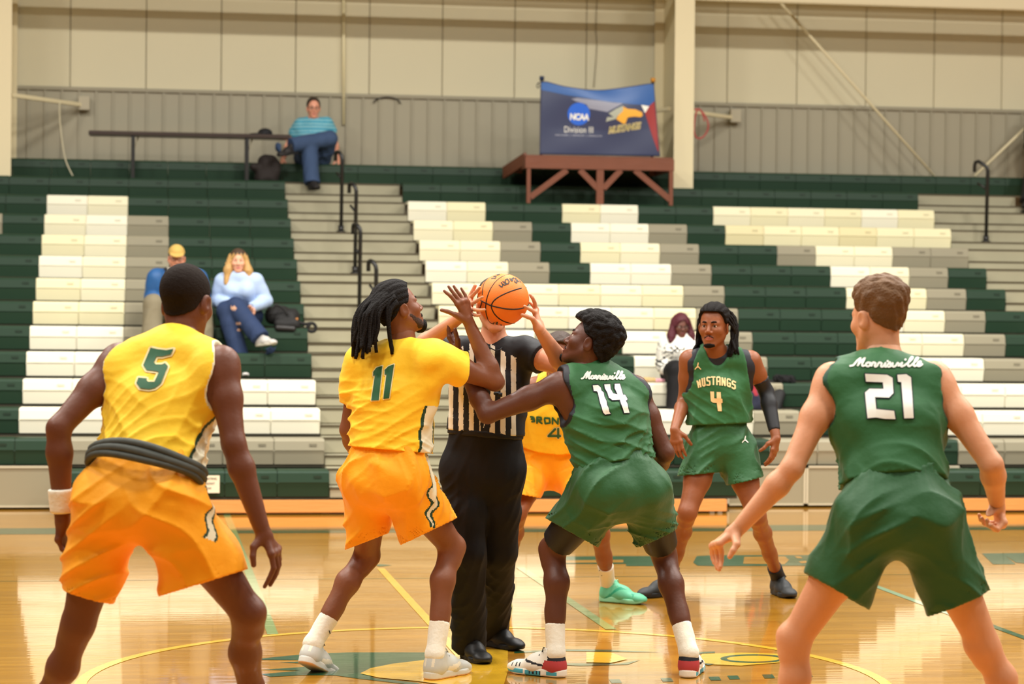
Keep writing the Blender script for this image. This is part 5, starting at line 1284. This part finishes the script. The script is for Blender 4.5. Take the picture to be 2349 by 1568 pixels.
# ------------------------------------------------------------------ banner
def banner():
    Yb = Yst+.30; z0 = zst
    r = empty('banner', tuple(atY(1375, 356, Yb)), 'blue sports banner hung between two poles on the brown platform', 'banner')
    NX, NY = 64, 40; V = []; cb = cropmap(1230, 170, 7.83)
    topc = catmull([(x, y, 0) for x, y in cb([(85, 135), (190, 132), (500, 212), (900, 272), (1200, 280), (1600, 232), (2020, 168), (2115, 172)])], 12)
    tx = [q.x for q in topc]; ty = [q.y for q in topc]
    for j in range(NY+1):
        v = j/NY
        for i in range(NX+1):
            u = i/NX; xt = tx[0]+(tx[-1]-tx[0])*u; yt = np.interp(xt, tx, ty)
            xb = 1238+(1514-1238)*u; yb = 354+4.5*u; x, y = xt+(xb-xt)*v, yt+(yb-yt)*v
            sag = math.sin(math.pi*u); d = .035*sag*math.sin(math.pi*min(1, v*1.6))*(1-v)+.012*math.sin(9*u+5*v)*v*(1-v)*2+.02*math.sin(7*(u-v))*sag*math.exp(-3*v)
            V.append(atY(x, y, Yb-d))
    Q = [(j*(NX+1)+i, j*(NX+1)+i+1, (j+1)*(NX+1)+i+1, (j+1)*(NX+1)+i) for j in range(NY) for i in range(NX)]
    cl = link('cloth', mesh_np('cloth', V, Q), mat('navy banner vinyl', (58, 64, 92), .35, .5), r, True)
    md = cl.modifiers.new('thick', 'SOLIDIFY'); md.thickness = .004; md.offset = 0
    for px_, top_ in ((1243, 178), (1498, 182)):
        a, b = atY(px_, top_, Yb+.03), atY(px_-3 if px_ < 1300 else px_+3, 356, Yb+.03)
        MB().tube([a, (a.x, a.y, z0-.05)], .016, 10).make('pole', M_trk, r, True)
        MB().tube([(a.x, a.y, a.z-.03), (a.x, a.y, a.z+.015)], .028, 10).make('pole_cap', mat('navy cap', (30, 44, 74), .5) if px_ < 1300 else mat('amber cap', (196, 132, 40), .5), r, True)
    MB().tube(catmull([atY(x, y, Yb) for x, y in ((1243, 188), (1236, 190), (1231, 196), (1234, 202), (1238, 196), (1233, 190))], 4), .005, 5).make('tie_cord', M_trk, r, True)
    pb = lambda L, nm, m, off=.004, g=20: printed([cb(L)] if isinstance(L[0], tuple) else L, cl, nm, m, off, g)
    pb([(92, 150), (190, 148), (500, 228), (900, 288), (1200, 296), (1600, 248), (2020, 184), (2106, 186), (2128, 480), (2030, 570), (1890, 550), (1700, 540), (1250, 490), (900, 430), (560, 380), (92, 282)], 'blue_band', mat('banner blue', (44, 92, 158), .35, .5), .004, 8)
    pb([(630, 445), (740, 425), (950, 452), (1200, 482), (1400, 512), (1560, 522), (1420, 600), (1280, 680), (950, 620), (900, 540), (720, 490)], 'grey_print', mat('banner grey', (148, 148, 162), .4))
    pb([(1885, 552), (2028, 576), (1955, 698)], 'white_print', M_wpr, .005)
    pb([(2128, 484), (2030, 572), (1955, 700), (2080, 1100), (2186, 1390), (2200, 1390), (2180, 1100), (2150, 760), (2124, 500)], 'red_print', mat('banner red', (156, 50, 48), .4), .005, 6)
    pb([(765+203*math.cos(t), 715+203*math.sin(t)) for t in np.linspace(0, 2*math.pi, 32, endpoint=False)], 'round_badge', mat('badge blue', (44, 104, 212), .4), .006)
    def text(txt, box, nm, m, off, shear=0, thick=0., dy=0, sp=1.0):
        me = text_mesh(txt, 1, shear, thick, sp); X = [v.co.x for v in me.vertices]; Y = [v.co.y for v in me.vertices]; x0, y0, x1, y1 = box
        f = lambda v: (x0+(v.co.x-min(X))/(max(X)-min(X))*(x1-x0), y1-(v.co.y-min(Y))/(max(Y)-min(Y))*(y1-y0)+dy*((v.co.x-min(X))/(max(X)-min(X))))
        P_ = [cb([f(me.vertices[i]) for i in q.vertices]) for q in me.polygons]; bpy.data.meshes.remove(me); return printed(P_, cl, nm, m, off, 60)
    text('NCAA', (602, 700, 948, 822), 'lettering', M_wpr, .009, .12, .045, 12, .9)
    text('Division III', (505, 935, 1022, 1045), 'lettering', M_wpr, .006, 0, -.004, 12, 1.04)
    text('DISCOVER  |  DEVELOP  |  DEDICATE', (338, 1080, 1178, 1108), 'lettering', mat('pale print', (190, 190, 200), .5), .006, 0, .01, 22)
    pb([(1250, 855), (1275, 770), (1390, 772), (1300, 705), (1430, 625), (1560, 565), (1590, 640), (1450, 760), (1440, 800), (1330, 830)], 'horse_mane', mat('mane grey', (176, 178, 160), .5), .006)
    pb([(1560, 580), (1640, 622), (1780, 632), (1900, 682), (1912, 742), (1870, 772), (1770, 760), (1680, 770), (1640, 782), (1600, 890), (1560, 888), (1440, 812), (1462, 752), (1560, 655)], 'horse_head', mat('gold print', (244, 176, 62), .5), .008)
    text('MUSTANGS', (1296, 945, 1886, 1078), 'lettering', M_cpr, .006, .25, .06, -95, .92); text('MUSTANGS', (1306, 955, 1878, 1068), 'lettering', mat('olive print', (112, 104, 48), .5), .010, .25, .0, -95, .96)
banner()
# ------------------------------------------------------------------ spectators
def dY(px, py, Y): return proj(atY(px, py, Y))[2]
def cap(hd, m):
    g = Field((-.12, -.14, -.05), (.12, .22, .17), .005); g.ell((0, -.014, .046), (.083, .106, .090), k=0); g.plane((0, 0, .046), unit((0, .12, -1)))
    b = Field((-.12, -.14, -.05), (.12, .22, .17), .005); b.ell((0, .085, .050), (.072, .085, .010), R=[list(r) for r in Matrix.Rotation(-.25, 3, 'X')], k=0)
    return part_from(hd, 'cap', g, m), part_from(hd, 'cap_brim', b, m)
def glasses(hd, m):
    mb = MB()
    for s_ in (-1, 1):
        mb.tube([hd.w((s_*(.033+.021*math.cos(t)), .098, -.002+.016*math.sin(t))) for t in np.linspace(0, 2*math.pi, 16, endpoint=False)], .0022, 5, closed=True)
        mb.tube([hd.w((s_*.054, .096, .004)), hd.w((s_*.080, .06, .006)), hd.w((s_*.084, -.01, .0))], .002, 5)
    mb.tube([hd.w((-.012, .100, .002)), hd.w((.012, .100, .002))], .002, 5); return mb.make('glasses', m, hd.p.root, True)
def seated(label, d0, J, sk, head, f, sc, feet, shirt, pants, m=1.0, fem=False, sleeves=None, belly=0., cls=None, smats=None, hem=None, hdir=None, inf=.024, h=.012, pinf=.022, neck_r=.064, shoes=(40, 36, 34), tears=()):
    p = P(label, d0, J, sc=sc, m=m, h=h, skin=sk[0], feet=feet, fem=fem); hd = Head(p, at(head[0], head[1], d0+head[2]), f, (0, 0, 1), sc*.98, key='s'+str(fem), fem=fem, h=.006)
    for s_, sg in (('L', -1), ('R', 1)):
        hdr = (hdir or {}).get(s_, ((-.5*sg, -.8, -.3), (0, -.2, 1), (0, 0, -1))); hand(p, s_, fingers(p.J['wr'+s_], *hdr, (.3, .4, .3), s=.95), h=.0055, s=.95)
    skin_mesh(p, lips=sk[1]); eyes(hd); jersey(p, smats or [shirt], p.J['hipL']*.5+p.J['hipR']*.5+p.up*.02 if hem is None else hem, trims=cls, sleeve=sleeves, inf=inf, belly=belly, fold=(.012, .08, 5), name='shirt', neck_r=neck_r, h=h)
    tr = trousers(p, pants, p.pel+p.up*.12, inf=pinf, sit=True, hemo=.03, flare=.012, h=h, name='trousers', fold=(.012, .09))
    if tears:
        tr.data.materials.append(mat('torn denim gap', (206, 160, 128), .8)); T = [A(atY(x, y, Y)) for x, y, Y, r in tears]
        xy = np.array([proj(q.center)[:2] for q in tr.data.polygons]); ix = np.zeros(len(xy), np.int32)
        for x, y, Y, r in tears: ix[(((xy[:, 0]-x)/r)**2+((xy[:, 1]-y)/(r*.7))**2) < 1+.4*np.sin(xy[:, 0]*2.1)] = 1
        tr.data.polygons.foreach_set('material_index', ix)
    ms = mat('shoe '+str(shoes), shoes, .6)
    for s_ in 'LR': shoe(p, s_, ms, mat('pale sole', (206, 198, 180), .6) if shoes[0] > 100 else mat('dark sole', (30, 28, 26), .6), h=.008)
    return p, hd
M_denim = mat('blue denim', (62, 80, 110), .75, .2, bump=(60, .3), var=(6, .18)); M_denimd = mat('dark denim', (44, 58, 88), .75, .2, bump=(60, .3), var=(6, .18))
SKl = skin('ruddy', (226, 158, 128), (190, 110, 98))
# man in the turquoise polo shirt on the top bench
d_ = dY(715, 365, 27.22); st0 = rowZ(0)-.222
polo = mat('turquoise polo', (60, 150, 176), .7); polow = mat('pale polo stripe', (126, 182, 192), .7)
def stripe(C): return ((np.floor(C[:, 2]/.021)).astype(int) % 2)
pm, hm = seated('person in a striped turquoise polo shirt sitting cross legged on the top bench', d_, dict(neck=(719, 280, -.08), shL=(748, 286, -.04), shR=(690, 288, -.04), elL=(766, 324, .02), wrL=(774, 360, .0), elR=(665, 328, .02), wrR=(650, 362, .0),
    hipR=(700, 362, .0), hipL=(734, 362, .0), knR=(710, 347, -.44), knL=(756, 318, -.30)), SKl, (719, 247, -.10), (.05, -.98, -.14), .97,
    {'R': (Vector(atY(712, 437, 26.72)), (.2, -.97), 0, 1.0), 'L': (Vector(atY(684, 352, 26.74)), (-.8, -.6), .2, 1.0)}, polo, M_denim, m=1.06, sleeves={'L': .62, 'R': .62}, belly=.10, cls=lambda C, h, n: stripe(C), smats=[polo, polow],
    hdir={'L': ((.2, -.3, -.9), (-.3, -.9, .2), (-.9, .2, 0)), 'R': ((-.3, -.3, -.9), (.3, -.9, .2), (.9, .2, 0))})
hair_shell(hm, 'hair', mat('dark brown short hair', (52, 40, 28), .7, bump=(120, .5)), .012, .0, hl=[(-.13, -.05), (-.085, -.05), (-.045, -.02), (-.020, .005), (.015, .010), (.030, .02), (.045, .06), (.055, .088), (.07, .10), (.12, .11)])
glasses(hm, mat('glasses frame', (60, 50, 44), .4)); brows(hm, mat('dark brown short hair', (52, 40, 28)))
def collar(p, m, r=.070, up=.02, fwd=.015):
    n = p.J['neck']; mb = MB(); mb.tube([n+p.up*(up-.035*max(0, -math.sin(t)*-1))+p.lat*r*math.cos(t)+p.fwd*(fwd+r*math.sin(t))-p.up*(.05 if math.sin(t) > .6 else 0) for t in np.linspace(0, 2*math.pi, 28, endpoint=False)], .017, 8, closed=True); return mb.make('collar', m, p.root, True)
collar(pm, mat('turquoise collar', (40, 140, 176), .7))
# man in a blue jacket and tan cap; woman in a pale blue shirt
Yc = rowY(7)+.20; zf = rowZ(8)-.222; d_ = dY(405, 720, Yc)
def jk(C, h, n):
    r = np.zeros(len(C), np.int32); x = np.abs(C[:, 0]-atY(405, 650, Yc).x); z = C[:, 2]; zt_ = atY(405, 632, Yc-.1).z; w_ = .085-.30*(zt_-z); r[(x < w_+.02) & (z > zt_-.28)] = 1; r[(x < w_-.015) & (z > zt_-.22)] = 2; return r
M_jack = mat('blue jacket nylon', (44, 92, 146), .5, .4, bump=(20, .3)); M_khaki = mat('khaki trousers', (128, 118, 94), .8, bump=(30, .2))
fz = lambda x, y: Vector((x, y, zf))
qf = lambda px: atY(px, 800, Yc-.52).x
pj, hj = seated('person in a blue jacket and tan cap sitting behind the player wearing 5', d_, dict(neck=(406, 628, -.10), shL=(452, 640, -.06), shR=(361, 640, -.06), elL=(464, 680, -.05), wrL=(440, 708, -.30), elR=(349, 680, -.05), wrR=(372, 708, -.30),
    hipR=(386, 726, .0), hipL=(426, 726, .0), knR=(352, 697, -.42), knL=(462, 697, -.42)), SKl, (405, 592, -.14), (.02, -.98, -.12), 1.0, {'R': (fz(qf(345), Yc-.44), (-.15, -1), 0, 1.0), 'L': (fz(qf(468), Yc-.44), (.15, -1), 0, 1.0)}, M_jack, M_khaki, m=1.05, sleeves={'L': 1.92, 'R': 1.92}, belly=.05, inf=.034, smats=[M_jack, mat('dark jacket lining', (34, 36, 44), .7), mat('grey shirt collar', (176, 170, 154), .7)], cls=jk)
cap(hj, mat('tan cap cloth', (196, 160, 84), .8)); hair_shell(hj, 'hair', mat('grey brown hair', (96, 80, 64), .7), .006, 0); glasses(hj, MATS['glasses frame'])
collar(pj, mat('dark jacket lining', (34, 36, 44), .7), .072, .022); collar(pj, mat('grey shirt collar', (176, 170, 154), .7), .058, .030, .02)
d_ = dY(552, 720, Yc)
M_shirt = mat('pale blue shirt', (176, 196, 226), .7, bump=(24, .3)); sw = skin('light rosy', (232, 172, 140), (196, 110, 104))
pw, hw = seated('person with long blonde hair in a pale blue shirt and ripped jeans', d_, dict(neck=(548, 630, -.10), shL=(586, 645, -.08), shR=(511, 645, -.08), elL=(611, 690, -.05), wrL=(570, 708, -.34), elR=(496, 690, -.05), wrR=(540, 702, -.34),
    hipR=(532, 726, .0), hipL=(574, 726, .0), knR=(519, 712, -.44), knL=(541, 703, -.46)), sw, (546, 598, -.12), (.0, -.99, -.05), .92, {'R': (fz(qf(556), Yc-.50), (.1, -1), 0, .92), 'L': (Vector(atY(588, 796, Yc-.66)), (.62, -.78), -.1, .92)}, M_shirt, M_denimd, m=.88, fem=True, sleeves={'L': 1.90, 'R': 1.90}, inf=.028, shoes=(196, 190, 182), tears=((536, 706, Yc-.5, 7), (546, 742, Yc-.5, 5), (549, 756, Yc-.5, 5)))
def long_hair(hd, m2, L=.24, w=.062, split=.0, seed=3, t=.012, yb=0.):
    g = Field((-.20, -.17, -.36), (.20, .13, .17), .006)
    g.ell((0, -.020, .038), (.0735+t, .096+t, .084+t), k=0)
    for s_ in (-1, 1):
        g.cone((s_*.070, -.01, .04), (s_*.104, .015+yb, -.10), .034, .044, .03); g.cone((s_*.104, .015+yb, -.10), (s_*(.095+w*.45), .050+yb, -L), .046, .026, .03)
    g.cone((0, -.075, .0), (0, -.075, -.20), .06, .07, .05)
    g.ell((0, .085, -.035), (.058, .075, .105), k=.012, op='s')
    g.func(lambda Q: folds(Q, .012, .030, dirn=(.15, .2, 1), seed=seed)); return part_from(hd, 'hair', g, m2, lambda C: np.zeros(len(C), np.int32))
M_blond = mat('blonde hair', (190, 148, 88), .5, .4, var=(26, .35)); M_root = mat('dark roots', (72, 52, 36), .6)
o = long_hair(hw, [M_blond, M_root]); me = o.data
cc = np.array([hw.local(q.center)[2] for q in me.polygons]); me.polygons.foreach_set('material_index', (cc > .072+.014*np.sin(np.array([hw.local(q.center)[0] for q in me.polygons])*160)).astype(np.int32))
brows(hw, M_root, .003); collar(pw, M_shirt, .062, -.012)
# person in a white sweater with maroon hair
d_ = dY(1562, 850, rowY(9)+.2); zf2 = rowZ(10)-.222; sk5 = skin('brown rosy', (112, 70, 56), (120, 64, 62))
M_sweat = mat('white sweater knit', (240, 236, 222), .8, bump=(30, .35)); M_scrawl = mat('black doodle print', (60, 58, 54), .8)
def doodle(C):
    n = np.sin(C[:, 0]*62+2*np.sin(C[:, 2]*50))+np.sin(C[:, 2]*70+2*np.sin(C[:, 0]*44)); return ((np.abs(n) < .16) & (C[:, 2] < 1.44)).astype(int)
px_, hx = seated('person with maroon hair in a white sweater sitting behind the Mustangs 4', d_, dict(neck=(1562, 778, -.06), shL=(1594, 792, -.03), shR=(1532, 792, -.03), elL=(1606, 836, -.02), wrL=(1580, 858, -.30), elR=(1522, 834, -.02), wrR=(1548, 860, -.30),
    hipR=(1545, 856, .0), hipL=(1584, 856, .0), knR=(1552, 850, -.44), knL=(1590, 850, -.44)), sk5, (1562, 748, -.10), (.03, -.99, -.06), .90, {'R': (Vector((atY(1552, 900, 20.9).x, rowY(9)-.26, zf2)), (0, -1), 0, .95), 'L': (Vector((atY(1592, 900, 20.9).x, rowY(9)-.26, zf2)), (0, -1), 0, .95)}, M_sweat, M_blk, m=1.05, fem=True, sleeves={'L': 1.92, 'R': 1.92}, inf=.036, smats=[M_sweat, M_scrawl], cls=lambda C, h, n: doodle(C))
long_hair(hx, [mat('maroon hair', (78, 20, 30), .6, bump=(90, .5))], L=.15, seed=6, t=.020)
collar(px_, mat('black scarf', (24, 23, 24), .8), .072, .03); collar(px_, MATS['black scarf'], .080, .0); glasses(hx, MATS['glasses frame'])
# person mostly outside the frame at the far right of the top bench
d_ = dY(2384, 372, 27.25)
pz, hz_ = seated('person in dark trousers on the top bench at the right edge, mostly out of frame', d_, dict(neck=(2400, 284, -.08), shL=(2436, 292, -.04), shR=(2368, 292, -.04), elL=(2446, 335, -.02), wrL=(2425, 360, -.25), elR=(2362, 335, -.02), wrR=(2378, 360, -.25),
    hipR=(2384, 370, .0), hipL=(2420, 370, .0), knR=(2372, 378, -.44), knL=(2426, 374, -.44)), SKl, (2402, 252, -.1), (-.2, -.97, -.1), .98, {'R': (Vector(atY(2360, 480, 26.62)), (-.5, -.85), 0, 1.0), 'L': (Vector(atY(2420, 484, 26.62)), (.1, -1), 0, 1.0)}, M_black, M_black, sleeves={'L': 1.9, 'R': 1.9})
hair_shell(hz_, 'hair', M_hair, .008, .004)
# ------------------------------------------------------------------ bags and bits on the seats
def backpack():
    Y = rowY(7)+.10; q = lambda x, y, d=0: np.array(atY(x, y, Y+d))
    r = empty('backpack', tuple(atY(655, 750, Y)), 'black backpack with a looped strap beside the blonde woman', 'bag')
    P_ = [(q(625, 725, .08), q(668, 728, .05), .075, .085), (q(640, 742, -.02), q(675, 745, -.02), .055, .06), (q(622, 715, .12), q(650, 715, .1), .05, .06)]
    fd = blob('b', None, P_, .01, '', '', noise=(.006, 30, 5)); fd.plane((0, 0, rowZ(7)+.004), (0, 0, -1)); solid('bag_body', fd, M_black, r)
    fp = Field(q(620, 760)-.12, q(690, 735)+.12, .008); fp.cone(q(638, 752, -.08), q(672, 754, -.08), .035, .032, .02); solid('front_pocket', fp, mat('black leather', (44, 41, 38), .4), r)
    MB().tube(catmull([q(x, y, -.03) for x, y in ((682, 738), (700, 743), (716, 741), (724, 748), (722, 758), (712, 760), (704, 752), (712, 744))], 5), .016, 8).make('strap', M_black, r, True)
    MB().tube(catmull([q(x, y, -.05) for x, y in ((620, 722), (630, 700), (648, 706), (660, 722))], 5), .010, 6).make('handle', M_black, r, True)
    MB().box(q(681, 731, -.05)-.012, q(681, 731, -.05)+.012, .003).make('buckle', mat('copper buckle', (176, 120, 70), .4), r)
backpack()
def coat():
    Y = rowY(9)+.06; q = lambda x, y, d=0: np.array(atY(x, y, Y+d)); r = empty('coat', tuple(q(1785, 935)), 'black coat with a furry collar lying behind the arm sleeve of the Mustangs 4', 'coat')
    fd = blob('c', None, [(q(1776, 895, .1), q(1768, 940, -.1), .085, .09), (q(1765, 885, .12), q(1795, 885, .1), .06, .07), (q(1790, 905, -.05), q(1778, 940, -.15), .05, .04)], .01, '', '', noise=(.010, 26, 7)); solid('coat_body', fd, M_black, r)
    fu = blob('f', None, [(q(1782, 868, .05), q(1812, 872, .02), .035, .04), (q(1812, 872, .02), q(1820, 882, .02), .032, .025)], .008, '', '', noise=(.012, 110, 8)); solid('fur_collar', fu, mat('black fur', (22, 20, 20), .9, bump=(120, .8)), r)
coat()
def bag():
    Y = rowY(10)+.14; q = lambda x, y, d=0: np.array(atY(x, y, Y+d)); r = empty('sports_bag', tuple(q(1742, 938)), 'navy bag with a red stripe behind the Mustangs 4', 'bag')
    fd = blob('g', None, [(q(1735, 885), q(1738, 922), .09, .095), (q(1748, 890, .02), q(1752, 922), .075, .08)], .009, '', '', noise=(.004, 26, 9)); fd.plane((0, 0, rowZ(10)+.004), (0, 0, -1))
    nvy, red_ = mat('navy bag cloth', (44, 48, 70), .7), mat('red bag stripe', (168, 46, 58), .7)
    def cl_(C):
        xs = np.array([proj(c)[:2] for c in C]); t = np.abs(xs[:, 0]-(1722+.36*(xs[:, 1]-870))) < 4.5; t2 = np.abs(xs[:, 0]-(1748+.2*(xs[:, 1]-905))) < 2; return ((t & (xs[:, 1] < 908)) | (t2 & (xs[:, 1] > 900))).astype(int)
    solid('bag_body', fd, [nvy, red_], r, cl_)
bag()
for nm, c_, x_, y_, rr_, lb in (('paper_bag', (190, 158, 104), 1490, 872, .035, 'small tan paper bag on the white seats beside the white sweater'), ('snack_pack', (236, 168, 176), 1514, 874, .028, 'small pink snack pack beside the tan paper bag')):
    q = A(atY(x_, y_, rowY(9)+.06)); fd = Field(q-.16, q+.16, .006); fd.cone(q-A((rr_, 0, 0)), q+A((rr_, 0, 0)), rr_, rr_*.8, .01); fd.func(lambda Q: fold_noise(Q, .005, 70, seed=2)); fd.plane((0, 0, rowZ(9)+.003), (0, 0, -1))
    tag(solid(nm, fd, mat(nm+' paper', c_, .7)), lb, 'packet')
